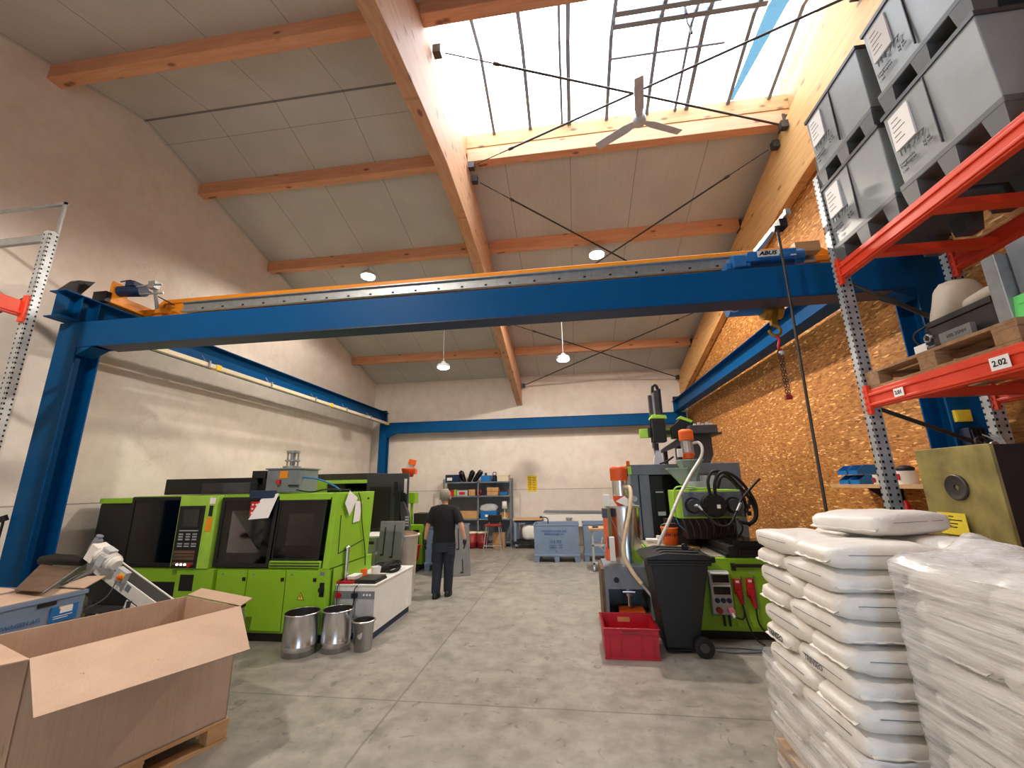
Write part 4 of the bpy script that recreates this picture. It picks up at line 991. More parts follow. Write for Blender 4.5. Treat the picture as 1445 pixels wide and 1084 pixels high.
# things inside the guard: platens, tie bars, hoses
build(MB().box(-4.45, -4.28, 5.35, 5.85, .86, 1.55).box(-3.98, -3.82, 5.35, 5.85, .86, 1.5), 'platen', 'charcoal', mc, bevel=.01)
for yy in (5.42, 5.78):
    for zz in (.98, 1.40): build(MB().cyl((-5.7, yy, zz), (-3.85, yy, zz), .035, n=10), 'tie_bar', 'steel', mc)
build(MB().box(-4.25, -4.0, 5.4, 5.75, 1.0, 1.35), 'tool', 'steel_dark', mc, bevel=.01)
build(MB().box(-5.5, -5.3, 5.4, 5.8, .95, 1.45), 'crosshead', 'steel_dark', mc, bevel=.01)
hs = MB()
for k in range(4): hs.tube(bez([(-4.52 + .02 * k, 5.3, 1.4 - .02 * k), (-4.42 + .03 * k, 5.26, 1.28), (-4.45 + .02 * k, 5.26, 1.12 + .02 * k), (-4.3, 5.34, 1.05 + .05 * k)], 6), .008, 6)
build(hs, 'cooling_hoses', 'pink', mc)
build(MB().prism([(-4.50, 1.05), (-4.42, 1.05), (-4.46, 1.13)], 1, 5.21, 5.214).prism([(-4.50, 1.24), (-4.42, 1.24), (-4.46, 1.16)], 1, 5.21, 5.214), 'hazard_label', 'yellow', mc)
# control column
cpn = build(lean(MB().box(-5.14, -4.60, FY - .06, FY + .3, .83, 1.73)), 'control_column', 'lime', mc, bevel=.01)
bp = build(lean(MB().box(-5.12, -4.76, FY - .068, FY - .058, .84, 1.60)), 'control_panel', 'black', cpn)
build(lean(MB().box(-5.05, -4.82, FY - .072, FY - .067, 1.34, 1.56)), 'screen', 'screen', bp)
kb = MB()
for k in range(14): kb.box(-5.07 + k * .0195, -5.057 + k * .0195, FY - .073, FY - .067, 1.285, 1.298)
for r_ in range(3):
    for k in range(3):
        for gx in (0, .105, .2): kb.box(-5.07 + gx + k * .022, -5.055 + gx + k * .022, FY - .073, FY - .067, 1.24 - r_ * .032, 1.258 - r_ * .032)
for r_ in range(2):
    for k in range(4):
        for gx in (0, .1, .2): kb.box(-5.07 + gx + k * .018, -5.058 + gx + k * .018, FY - .073, FY - .067, 1.125 - r_ * .03, 1.14 - r_ * .03)
build(lean(kb), 'keypad', 'light_grey', bp)
sl = MB()
for k in range(4): sl.box(-5.10, -4.80, FY - .075, FY - .067, 1.02 - k * .04 - (.02 if k > 2 else 0), 1.05 - k * .04 - (.02 if k > 2 else 0))
build(lean(sl), 'key_rows', 'rust', bp)
for k in range(3): build(lean(MB().cyl((-5.02 + k * .055, FY - .085, .885), (-5.02 + k * .055, FY - .066, .885), .014, n=10)), 'lit_button', 'indicator', bp)
build(lean(MB().cyl((-4.84, FY - .10, .875), (-4.84, FY - .066, .875), .022, n=12)), 'emergency_button', 'cee_red', bp)
build(lean(MB().box(-4.72, -4.64, FY - .064, FY - .059, 1.28, 1.45)), 'orange_note', 'orange', cpn)
build(lean(MB().box(-4.70, -4.65, FY - .064, FY - .059, 1.47, 1.60)), 'black_slot', 'black', cpn)
build(lean(MB().box(-4.71, -4.63, FY - .063, FY - .059, 1.62, 1.70)), 'white_note', 'paper', cpn)
# on top
build(MB().box(-5.85, -4.18, 5.45, 6.1, 1.74, 1.96), 'roof_cover', 'black', mc, bevel=.01)
tb = build(MB().box(-5.10, -4.75, 5.30, 5.44, 1.75, 1.89), 'roof_module', 'steel_dark', mc, bevel=.005)
build(MB().box(-4.75, -4.35, 5.28, 5.44, 1.75, 1.89), 'roof_module', 'charcoal', mc, bevel=.005)
gx = build(MB().box(-4.22, -3.72, 5.42, 5.85, 1.75, 2.06).box(-4.24, -3.70, 5.40, 5.87, 2.06, 2.08), 'dosing_cabinet', 'grey', mc, bevel=.006)
build(MB().box(-4.02, -3.90, 5.412, 5.421, 1.94, 2.04), 'orange_plate', 'orange', gx)
build(MB().box(-3.86, -3.72, 5.39, 5.42, 1.83, 1.85), 'handle', 'black', gx)
build(MB().cyl((-4.02, 5.40, 1.86), (-4.02, 5.40, 1.92), .03, n=10), 'red_knob', 'cee_red', gx)
build(MB().box(-4.45, -4.24, 5.42, 5.6, 1.95, 2.05).box(-4.38, -4.3, 5.45, 5.5, 1.86, 1.95), 'sensor_box', 'black', gx)
md = MB().cyl((-3.98, 5.6, 2.08), (-3.98, 5.6, 2.11), .12, n=16)
for a in range(4): md.cyl((-3.98 + .07 * math.cos(a * 1.57 + .4), 5.6 + .07 * math.sin(a * 1.57 + .4), 2.1), (-3.98 + .07 * math.cos(a * 1.57 + .4), 5.6 + .07 * math.sin(a * 1.57 + .4), 2.32), .012, n=6)
md.cyl((-3.98, 5.6, 2.18), (-3.98, 5.6, 2.2), .1, n=14).cyl((-3.98, 5.6, 2.3), (-3.98, 5.6, 2.33), .09, n=14).cyl((-3.98, 5.6, 2.12), (-3.98, 5.6, 2.3), .035, n=10)
build(md, 'dosing_head', 'steel', gx)
build(lean(MB().box(-4.20, -3.85, FY - .035, FY + .0, 1.68, 1.78)), 'blue_box', 'blue_dark', mc, bevel=.006)
rb = build(lean(MB().box(-4.16, -4.04, FY - .03, FY - .014, 1.46, 1.64)), 'red_label', 'cee_red', mc)
for q in range(3):
    for p_ in range(2): build(lean(MB().ball((-4.13 + p_ * .05, FY - .03, 1.50 + q * .05), .014, 8)), 'label_dot', 'paper', rb)
# right end wall
ew = build(lean(MB().box(-3.08, -3.0, FY - .01, 6.12, .83, 1.74)), 'end_wall', 'green', mc, bevel=.01)
build(MB().box(-3.0, -2.995, 5.22, 6.05, .12, .82), 'end_door', 'green', mc)
em = MB()
for (ya, za, yb, zb) in ((5.30, 1.45, 5.30, .98), (5.30, .98, 5.95, 1.07)):
    em.tube([(-2.998, ya, za), (-2.998, yb, zb)], .006, 6)
build(em, 'panel_gap', 'sign_ink', ew)
build(MB().cyl((-3.0, 6.02, 1.64), (-2.98, 6.02, 1.64), .014, n=8), 'lock', 'steel_dark', ew)
build(MB().tube(bez([(-2.985, 5.7, 1.73), (-2.98, 5.78, 1.6), (-2.98, 5.85, 1.3), (-2.98, 5.98, .95), (-2.97, 6.0, .72)], 6), .007, 6), 'cable', 'black', mc)
build(MB().tube(bez([(-3.72, 5.5, 1.95), (-3.5, 5.5, 1.92), (-3.3, 5.55, 1.84), (-3.2, 5.6, 1.76)], 6), .012, 6), 'air_hose', 'label_blue', mc)
build(MB().tube(bez([(-3.7, 5.35, 1.78), (-3.45, 5.3, 1.75), (-3.25, 5.32, 1.78), (-3.0, 5.5, 1.77)], 6), .01, 6), 'cable', 'black', mc)
def paper(label, p, th=.002):
    mb = MB(); sheet(mb, [Vector(q) for q in p], th); return solo(mb, 'paper_sheet', 'paper', label, 'paper', 'papers on the green machine')
y = FY - .03
o = paper('white paper clipped to the dark guard of the green machine beside the red label', [(-4.14, 5.07, 1.42), (-3.86, 5.07, 1.44), (-3.80, 5.14, 1.74), (-4.02, 5.14, 1.72)])
o = paper('white paper hanging crooked on the green end wall, nearer the front edge', [(-2.965, 5.32, 1.60), (-2.965, 5.46, 1.43), (-2.95, 5.62, 1.66), (-2.965, 5.42, 1.76)])
o = paper('white papers taped lower on the green end wall, further from the front edge', [(-2.985, 5.60, 1.33), (-2.985, 5.78, 1.34), (-2.985, 5.82, 1.60), (-2.985, 5.64, 1.62)])

# ------------------------------------------------------------------ second machine behind it
m2 = thing('injection_moulding_machine', 'second green machine standing behind, with a large grey guard door', 'machine', (-4.6, 8.9, 0))
build(MB().box(-6.3, -3.9, 8.25, 9.9, .1, 1.0), 'machine_bed', 'green', m2, bevel=.01)
build(MB().box(-4.15, -3.36, 9.45, 10.6, .12, .96), 'injection_bed', 'green', m2, bevel=.01)
for x0 in (-3.78, -3.58): build(MB().box(x0, x0 + .14, 9.435, 9.45, .45, .85), 'bed_opening', 'black', m2)
build(MB().box(-6.25, -3.4, 8.3, 10.5, 0, .11), 'plinth', 'black', m2)
build(MB().box(-6.2, -5.02, 8.22, 9.8, 1.0, 1.95), 'housing', 'green', m2, bevel=.01)
build(MB().box(-5.02, -4.08, 8.22, 8.26, 1.88, 1.95).box(-5.02, -4.08, 8.3, 9.8, 1.0, 1.7), 'housing', 'lime', m2, bevel=.006)
build(MB().box(-5.02, -4.08, 8.26, 8.3, 1.70, 1.88), 'window', 'black_glass', m2)
build(MB().box(-5.85, -4.06, 8.5, 9.7, 1.95, 2.09), 'roof_cover', 'steel_dark', m2, bevel=.01)
gd = build(MB().box(-4.10, -3.22, 8.14, 8.19, .95, 2.06), 'guard_door', 'charcoal', m2, bevel=.006)
build(MB().box(-4.02, -3.58, 8.128, 8.14, 1.02, 1.80), 'door_window', 'dark_iron', gd)
build(MB().box(-3.46, -3.34, 8.06, 8.16, .98, 1.72).box(-3.5, -3.44, 8.08, 8.14, 1.6, 1.9), 'door_drive', 'black', gd, bevel=.01)
build(MB().prism([(-3.30, 1.02), (-3.14, 1.0), (-3.18, 1.3), (-3.28, 1.52), (-3.34, 1.5)], 1, 8.05, 8.16), 'energy_chain', 'charcoal', gd)
for k in range(4): build(MB().box(-3.22, -3.15, 8.04, 8.05, 1.06 + k * .05, 1.09 + k * .05), 'chain_mark', 'light_grey', gd)
build(MB().box(-3.30, -3.25, 8.12, 8.14, 1.66, 1.95), 'white_strip', 'white', gd)
for k in range(4): build(MB().box(-3.31, -3.26, 8.10, 8.14, 1.50 + k * .05, 1.53 + k * .05), 'hinge_block', 'black', gd)
build(MB().box(-4.05, -3.60, 8.4, 9.0, 1.0, 2.0), 'clamp_housing', 'dark_iron', m2, bevel=.01)
build(MB().box(-3.80, -3.58, 9.5, 9.7, 1.42, 1.66).box(-3.71, -3.67, 9.56, 9.64, .95, 1.42), 'switch_cabinet', 'green', m2, bevel=.006)
build(MB().cyl((-3.5, 9.6, 1.18), (-2.85, 9.45, .98), .03, n=10).cyl((-3.2, 9.5, 1.0), (-2.8, 9.4, 1.0), .06, n=12).box(-3.6, -3.1, 9.5, 9.9, .96, 1.2), 'injection_barrel', 'steel_dark', m2)
hl = build(MB().lathe([(.001, 2.0), (.10, 2.0), (.15, 2.16), (.15, 2.18), (.001, 2.18)], (-3.45, 8.7, 0), 16), 'hopper', 'burnt_orange', m2)
build(MB().cyl((-3.43, 8.65, 2.16), (-3.36, 8.65, 2.26), .07, n=14), 'loader_glass', 'light_grey', m2)
build(MB().cyl((-3.37, 8.65, 2.25), (-3.34, 8.65, 2.36), .08, n=14), 'loader_head', 'orange_plastic', m2)
build(MB().cyl((-3.25, 8.6, 2.05), (-3.25, 8.6, 2.15), .03, n=10), 'beacon', 'orange_plastic', m2)

# ------------------------------------------------------------------ white temperature unit and what stands on it
wc = thing('temperature_unit', 'white floor cabinet with a grey control strip beside the green machine', 'cabinet', (-2.75, 5.9, 0))
build(MB().box(-3.02, -2.47, 5.3, 6.55, .08, .60), 'housing', 'white', wc, bevel=.006)
build(MB().box(-3.0, -2.49, 5.33, 6.5, 0, .08), 'plinth', 'blue_dark', wc)
build(MB().box(-3.03, -2.46, 5.29, 6.56, .60, .622), 'top_panel', 'white', wc, bevel=.004)
build(MB().box(-3.01, -2.48, 5.293, 5.3, .10, .455), 'front_panel', 'light_grey', wc)
cs_ = build(MB().box(-3.015, -2.475, 5.29, 5.3, .46, .545), 'control_strip', 'grey', wc)
build(MB().cyl((-2.94, 5.265, .50), (-2.94, 5.29, .50), .035, n=16).box(-2.948, -2.932, 5.25, 5.27, .47, .53), 'rotary_switch', 'cee_red', cs_)
build(MB().box(-2.76, -2.69, 5.25, 5.29, .475, .53), 'plug', 'black', cs_, bevel=.006)
for k in range(3): build(MB().cyl((-2.61 + k * .04, 5.283, .505), (-2.61 + k * .04, 5.29, .505), .013, n=10), 'gauge', 'white', cs_)
build(MB().box(-2.469, -2.466, 6.3, 6.42, .12, .2), 'rating_label', 'paper', wc)
build(MB().tube(bez([(-2.72, 5.27, .48), (-2.73, 5.25, .3), (-2.72, 5.26, .1)], 6), .008, 6).tube(bez([(-2.70, 5.36, .64), (-2.71, 5.24, .58), (-2.72, 5.26, .52)], 5), .007, 6), 'cord', 'rubber', wc)
build(MB().tube(bez([(-2.94, 5.32, .65), (-2.95, 5.26, .58), (-2.94, 5.262, .3), (-2.93, 5.27, .12)], 6), .006, 6), 'cord', 'rubber', wc)
T0 = .622
solo(MB().cyl((-2.965, 5.47, T0), (-2.965, 5.47, 1.02), .026, n=14).cyl((-2.965, 5.47, .98), (-2.965, 5.47, .995), .032, n=14).lathe([(.032, 1.02), (.026, 1.055), (.001, 1.06)], (-2.965, 5.47, 0), 14), 'steel_pipe', 'stainless', 'upright steel tube standing on the white cabinet against the green wall', 'pipe')
solo(MB().box(-3.01, -2.78, 5.31, 5.52, T0, T0 + .012).box(-3.01, -2.78, 5.31, 5.325, T0 + .012, T0 + .03).box(-3.01, -2.995, 5.325, 5.52, T0 + .012, T0 + .03), 'tray', 'red', 'flat red tray at the front corner of the white cabinet', 'tray')
solo(MB().taper((-2.90, -2.80, 5.40, 5.58), (-2.91, -2.79, 5.39, 5.59), T0 + .034, T0 + .075), 'small_box', 'paper', 'small open white box on the red tray', 'box', bevel=.004)
sc_ = thing('platform_scale', 'flat dark platform scale on the white cabinet', 'scale', (-2.6, 5.5, T0))
build(MB().box(-2.77, -2.49, 5.33, 5.68, T0 + .0, T0 + .028), 'base', 'black', sc_, bevel=.005)
build(MB().box(-2.76, -2.50, 5.34, 5.67, T0 + .03, T0 + .048), 'weighing_plate', 'steel_dark', sc_, bevel=.004)
solo(MB().cyl((-2.84, 5.72, T0), (-2.84, 5.72, T0 + .05), .045, n=18).cyl((-2.84, 5.72, T0 + .05), (-2.84, 5.72, T0 + .1), .044, n=18), 'tape_roll', 'orange_plastic', 'orange tape rolls stacked behind the small white box', 'tape')
solo(MB().lathe([(.001, .005), (.05, .005), (.075, .12), (.079, .12), (.054, 0), (.001, 0)], (-2.71, 5.80, T0), 4, smooth=False), 'cup', 'paper', 'white square tub on the cabinet beside the orange tape', 'tub')
cl_ = MB()
for k in range(5): cl_.tube([(-2.67 + (.15 + .012 * math.sin(k * 2.1)) * math.cos(a), 6.12 + (.20 + .01 * k) * math.sin(a), T0 + .02 + k * .02 + .008 * math.sin(a * 3 + k)) for a in [2 * PI * j / 28 for j in range(29)]], .013, 6)
solo(cl_, 'hose_coil', 'rubber', 'coiled black hose lying at the back of the white cabinet', 'hose')

# stainless tins on the floor
def tin(x, y, r, h, label, rim=.006, ring=True, tilt=0):
    t = thing('steel_bin', label, 'metal bin', (x, y, 0), 0, 'stainless bins on the floor')
    pr = [(.001, .004), (r - .004, .004), (r, 0), (r, h * .22), (r + .004, h * .24), (r, h * .26), (r, h), (r + rim, h + .004), (r + rim, h - .01)] if ring else [(.001, .0), (r * .82, 0), (r, h * .96), (r + rim, h * .97), (r + rim, h), (r, h + .004)]
    build(MB().lathe(pr, (x, y, 0), 36), 'shell', 'stainless', t)
    build(MB().lathe([(r - .003, h), (r - .006, .02), (.001, .02)] if ring else [(r - .003, h), (r * .8 - .003, .02), (.001, .02)], (x, y, 0), 36), 'inside', 'steel_dark', t)
    return t
tin(-3.13, 4.86, .185, .425, 'largest stainless steel bin, leftmost of the three on the floor')
tin(-2.775, 5.0, .165, .425, 'middle stainless steel bin of the three on the floor')
t = tin(-2.455, 5.02, .118, .31, 'small dented stainless bin with a rolled rim, rightmost of the three', .016, False)
build(MB().ball((-2.45, 4.917, .19), .045, 12, sc=(.8, .16, 1.3)), 'dent', 'stainless', t)

# ------------------------------------------------------------------ behind the cabinet
gc = thing('grey_cabinet', 'grey cabinet with a white top edge behind the white floor cabinet', 'cabinet', (-3.62, 7.6, 0))
build(MB().box(-3.85, -3.46, 7.35, 8.0, 0, .93), 'housing', 'light_grey', gc, bevel=.006)
build(MB().box(-3.87, -3.28, 7.33, 8.02, .93, .96), 'top_panel', 'white', gc)
build(MB().box(-3.62, -3.50, 7.335, 7.35, .82, .87), 'handle', 'steel_dark', gc)
def lid(name, label, loc, rz, tilt, w, h, th=.07):
    t = thing(name, label, 'container lid', loc, rz, 'grey container lids')
    R_ = Matrix.Rotation(tilt, 4, 'X')
    b = MB().box(-w / 2, w / 2, 0, th, 0, h, M4=R_); build(b, 'panel', 'lid_grey', t, bevel=.012, world=False)
    gr = MB()
    for (x, z0, z1) in ((-w * .28, h * .55, h * .92), (w * .10, h * .52, h * .95), (-w * .28, h * .08, h * .42), (w * .22, h * .06, h * .34)):
        gr.box(x, x + .02, -.004, .01, z0, z1, M4=R_).box(x - .04, x + .02, -.004, .01, z0 - .0, z0 + .025, M4=R_)
    build(gr, 'groove', 'black', t, world=False)
    return t
lid('container_lid', 'grey grooved plastic lid leaning behind the white cabinet', (-3.10, 7.0, .0), math.radians(4), math.radians(-10), .42, 1.24)
wb = thing('waste_bin', 'dirty white bin filled with brown scrap beside the leaning grey lid', 'bin', (-3.0, 7.5, 0))
bb = MB(); bb.loft([(-3.0, 7.55, .0, .17, .22), (-3.0, 7.55, .92, .22, .27), (-3.0, 7.55, .95, .25, .30), (-3.0, 7.55, .965, .25, .30)], 24); build(bb, 'body', 'sack', wb)
build(MB().ball((-3.0, 7.55, .95), .22, 16, sc=(1, 1.2, .35)), 'scrap', 'rust', wb)

st_ = thing('step_stool', 'small folding step stool standing between the carton and the green machine', 'stool', (-4.0, 4.85, 0))
build(MB().box(-4.14, -3.93, 4.78, 4.95, .44, .47), 'top_step', 'black', st_)
for x in (-4.13, -3.95):
    build(MB().cyl((x, 4.79, .45), (x + .08, 4.66, 0), .012, n=8), 'leg', 'alu', st_); build(MB().cyl((x, 4.94, .45), (x, 5.02, 0), .012, n=8), 'leg', 'alu', st_)
build(MB().box(-4.09, -3.89, 4.68, 4.78, .21, .235), 'step', 'charcoal', st_)
# ------------------------------------------------------------------ standing things in the middle of the back
container(.82, .8, .92, 'pallet_container', 'blue-grey container standing behind the person', 'blue_grey', (-2.86, 9.75, 0), 0, None, (), rib=False, sheet=False)
lid('container_lid', 'grey grooved plastic lid leaning on the floor to the right of the person', (-2.42, 8.86, 0), math.radians(24), math.radians(-13), .62, .98)
lid('container_lid', 'second grey lid leaning just behind the one to the right of the person', (-2.47, 8.98, 0), math.radians(24), math.radians(-13), .62, .95)
solo(MB().taper((-3.72, -3.42, 9.2, 9.40), (-3.76, -3.38, 9.17, 9.43), .22, .55), 'plastic_crate', 'red', 'red plastic box hanging at the green machine left of the person', 'box', bevel=.008)
# ------------------------------------------------------------------ injection machine on the right
rm = thing('injection_moulding_machine', 'grey and green injection moulding machine in front of the strand board wall', 'machine', (1.8, 7.4, 0))
rbase = MB().box(1.0, 2.62, 5.66, 9.2, .10, .895); build(rbase, 'machine_bed', 'green', rm, bevel=.01)
build(MB().box(1.05, 2.6, 5.72, 9.15, 0, .10), 'plinth', 'black', rm)
build(MB().box(1.05, 1.80, 5.72, 7.25, .895, .903), 'perforated_cover', 'perf_plate', rm)
fp = build(MB().box(1.83, 2.5, 5.645, 5.66, .14, .80), 'front_door', 'green', rm, bevel=.006)
build(MB().box(1.86, 2.46, 5.60, 5.65, .80, .835).box(1.84, 1.89, 5.62, 5.66, .76, .84), 'grab_rail', 'black', rm, bevel=.006)
text('04', .05, (2.06, 5.643, .735), (1, 0, 0), (0, -1, 0), 'light_grey', fp)
sk = build(MB().prism([(5.60, .76), (5.66, .76), (5.66, .26), (5.58, .30), (5.56, .5), (5.58, .7)], 0, 1.56, 1.79), 'socket_box', 'light_grey', rm, bevel=.008)
for z0 in (.645, .515): build(MB().box(1.59, 1.77, 5.553, 5.6, z0, z0 + .085), 'cover_window', 'black_gloss', sk); build(MB().box(1.58, 1.78, 5.55, 5.6, z0 + .085, z0 + .10), 'cover_lip', 'white', sk)
for k in range(3): build(MB().cyl((1.615 + k * .065, 5.545, .45), (1.615 + k * .065, 5.58, .45), .027, n=14), 'blue_socket', 'blue_dark', sk)
build(MB().cyl((1.625, 5.53, .345), (1.625, 5.59, .345), .034, n=14), 'red_socket', 'dark_red', sk)
build(MB().cyl((1.75, 5.51, .345), (1.75, 5.59, .345), .036, n=14), 'pink_socket', 'pink', sk)
build(MB().cyl((1.76, 5.49, .29), (1.75, 5.52, .325), .017, n=10), 'plug_end', 'white', sk)
for k in range(2): build(MB().box(1.67 + k * .06, 1.69 + k * .06, 5.59, 5.62, .17, .28), 'loose_plug', 'black', sk)
for k, (xa, za, zb) in enumerate(((1.87, .67, .41), (2.01, .68, .37))):
    c1 = build(MB().box(xa - .035, xa + .05, 5.60, 5.645, zb + .10, za).cyl((xa, 5.6, zb + .14), (xa + .03, 5.60, zb), .034, .02, n=12).box(xa - .03, xa + .03, 5.585, 5.61, za - .10, za), 'red_connector', 'cee_red', rm, bevel=.006)
    build(MB().box(xa - .02, xa + .02, 5.582, 5.59, za - .035, za - .01), 'connector_label', 'paper', c1)
    build(MB().box(xa + .06, xa + .066, 5.62, 5.645, zb - .02, za + .03), 'holder_wire', 'steel', c1)
build(MB().tube(bez([(1.90, 5.60, .42), (1.90, 5.58, .30), (1.86, 5.55, .26), (1.78, 5.5, .29)], 6), .009, 6).tube(bez([(1.90, 5.6, .40), (1.93, 5.58, .2), (1.98, 5.55, .06), (2.05, 5.5, .012)], 6), .009, 6).tube(bez([(2.04, 5.6, .37), (2.05, 5.58, .2), (2.15, 5.54, .08), (2.3, 5.45, .012)], 6), .009, 6), 'power_cable', 'rubber', rm)
# carriage on top
build(MB().box(1.84, 2.42, 5.66, 7.2, .90, 1.03).box(1.80, 1.84, 5.66, 7.2, .905, .95), 'carriage_beam', 'black', rm, bevel=.01)
build(MB().box(1.90, 2.40, 5.64, 5.95, 1.03, 1.09).box(1.95, 2.36, 5.635, 5.66, .93, 1.0), 'carriage_end', 'black_gloss', rm, bevel=.01)
build(MB().box(1.80, 1.81, 5.68, 7.1, .905, .93), 'guide_rail', 'steel', rm)
cc = MB().box(1.55, 2.2, 6.35, 7.1, 1.03, 1.30).box(1.40, 1.75, 6.7, 7.1, .90, 1.25)
for k in range(9): cc.tube(bez([(1.5 + .09 * k, 6.3, 1.30), (1.53 + .09 * k, 6.24, 1.18), (1.56 + .08 * k, 6.3, 1.05)], 5), .012, 6)
build(cc, 'hydraulic_block', 'dark_iron', rm)
iu = build(MB().box(1.47, 2.32, 6.34, 6.9, 1.30, 1.68), 'injection_unit', 'lime', rm, bevel=.008)
build(MB().box(1.53, 2.33, 6.325, 6.345, 1.325, 1.655), 'front_plate', 'machine_grey', iu, bevel=.003)
for (x, z) in [(1.56 + .74 * i / 5, zz) for i in range(6) for zz in (1.35, 1.63)]: build(MB().cyl((x, 6.318, z), (x, 6.326, z), .007, n=8), 'screw', 'steel', iu)
dm = build(MB().cyl((1.92, 6.20, 1.475), (1.92, 6.33, 1.475), .155, n=32).cyl((1.92, 6.18, 1.475), (1.92, 6.20, 1.475), .135, n=32), 'drive_motor', 'black', iu, bevel=.01)
build(MB().box(1.94, 1.985, 6.175, 6.18, 1.44, 1.49), 'motor_label', 'paper', dm)
for k in range(8): build(MB().cyl((1.92 + .14 * math.cos(k * PI / 4), 6.172, 1.475 + .14 * math.sin(k * PI / 4)), (1.92 + .14 * math.cos(k * PI / 4), 6.2, 1.475 + .14 * math.sin(k * PI / 4)), .01, n=8), 'bolt', 'steel_dark', dm)
for x in (1.665, 2.20):
    rg = build(MB().cyl((x, 6.22, 1.475), (x, 6.33, 1.475), .085, n=24), 'cylinder_cover', 'charcoal', iu, bevel=.006)
    build(MB().cyl((x, 6.30, 1.475), (x, 6.328, 1.475), .11, n=24), 'cover_ring', 'black', rg)
hz = [[(1.885, 6.22, 1.60), (1.87, 6.2, 1.80), (1.95, 6.2, 1.93), (2.12, 6.22, 1.90), (2.28, 6.3, 1.75), (2.42, 6.3, 1.55), (2.46, 6.3, 1.35), (2.38, 6.3, 1.24), (2.25, 6.35, 1.25)],
      [(1.95, 6.22, 1.60), (1.95, 6.18, 1.78), (2.04, 6.18, 1.91), (2.20, 6.2, 1.88), (2.36, 6.25, 1.72), (2.47, 6.28, 1.5), (2.46, 6.3, 1.3), (2.36, 6.34, 1.2)],
      [(2.05, 6.4, 1.7), (2.12, 6.4, 1.86), (2.25, 6.45, 1.82), (2.36, 6.4, 1.62), (2.40, 6.4, 1.4)]]
for p in hz: build(MB().tube(bez(p, 6), .022, 8), 'hydraulic_hose', 'rubber', iu)
build(MB().tube(bez([(1.70, 6.19, 1.47), (1.76, 6.12, 1.38), (1.88, 6.05, 1.24), (2.02, 6.05, 1.24), (2.14, 6.1, 1.38), (2.25, 6.15, 1.55), (2.45, 6.2, 1.74), (2.56, 6.25, 1.82)], 6), .016, 8), 'hydraulic_hose', 'rubber', iu)
build(MB().cyl((1.70, 6.18, 1.475), (1.735, 6.14, 1.42), .017, n=10).cyl((2.16, 6.10, 1.41), (2.23, 6.14, 1.51), .02, n=10).cyl((1.885, 6.22, 1.57), (1.885, 6.22, 1.65), .022, n=10).cyl((1.95, 6.22, 1.57), (1.95, 6.22, 1.65), .022, n=10), 'hose_fittings', 'steel', iu)
build(MB().cyl((1.70, 6.18, 1.475), (1.665, 6.22, 1.475), .02, n=10), 'hose_fitting', 'steel', iu)
vb = MB()
for k in range(10): vb.box(2.32 + .04 * (k % 4), 2.36 + .04 * (k % 4), 6.34 + .02 * k, 6.40 + .02 * k, 1.32 + .05 * (k % 7), 1.38 + .05 * (k % 7))
build(vb, 'valve_block', 'steel_dark', iu)
build(MB().tube(bez([(1.44, 6.4, 1.32), (1.43, 6.36, 1.55), (1.46, 6.36, 1.71), (1.6, 6.36, 1.73), (1.8, 6.36, 1.70), (1.95, 6.36, 1.71)], 6), .012, 8), 'earth_hose', 'lime', iu)
build(MB().tube(bez([(1.45, 6.45, 1.3), (1.48, 6.4, 1.2), (1.58, 6.4, 1.12)], 6), .006, 6), 'blue_cable', 'label_blue', iu)
# guard frame behind
fr = MB().box(.98, 2.72, 7.3, 7.36, 1.92, 2.09).box(.98, 1.28, 7.3, 7.36, .895, 1.92).box(2.55, 2.72, 7.3, 7.36, .895, 1.92).box(1.9, 2.55, 7.31, 7.36, 1.4, 1.92)
fr.box(.98, 1.02, 7.36, 9.2, .895, 2.09).box(2.68, 2.72, 7.36, 9.2, .895, 2.09).box(.98, 2.72, 7.36, 9.2, 2.05, 2.09).box(.98, 2.72, 9.16, 9.2, .895, 2.09)
build(fr, 'guard_frame', 'machine_grey', rm, bevel=.006)
build(MB().box(1.28, 1.5, 7.37, 7.40, .9, 1.9).box(1.5, 2.6, 7.9, 7.95, .9, 2.0), 'guard_interior', 'black', rm)
build(MB().box(1.36, 1.52, 7.34, 7.38, 1.25, 1.68), 'switch_panel', 'black', rm, bevel=.005)
build(MB().box(1.38, 1.5, 7.33, 7.34, 1.27, 1.33), 'panel_label', 'light_grey', rm); build(MB().box(1.37, 1.49, 7.33, 7.34, 1.63, 1.65), 'panel_label', 'light_grey', rm)
build(MB().box(1.10, 1.12, 7.285, 7.3, .9, 1.92), 'frame_gap', 'sign_ink', rm)
bc = build(MB().box(.92, .99, 7.18, 7.24, 1.93, 2.06), 'beacon', 'lime', rm, bevel=.005)
build(MB().box(.90, .93, 7.18, 7.24, 1.90, 2.03), 'beacon_holder', 'black', bc)
build(MB().cyl((.945, 7.21, 2.06), (.945, 7.21, 2.15), .028, n=12), 'beacon_lamp', 'burnt_orange', bc)
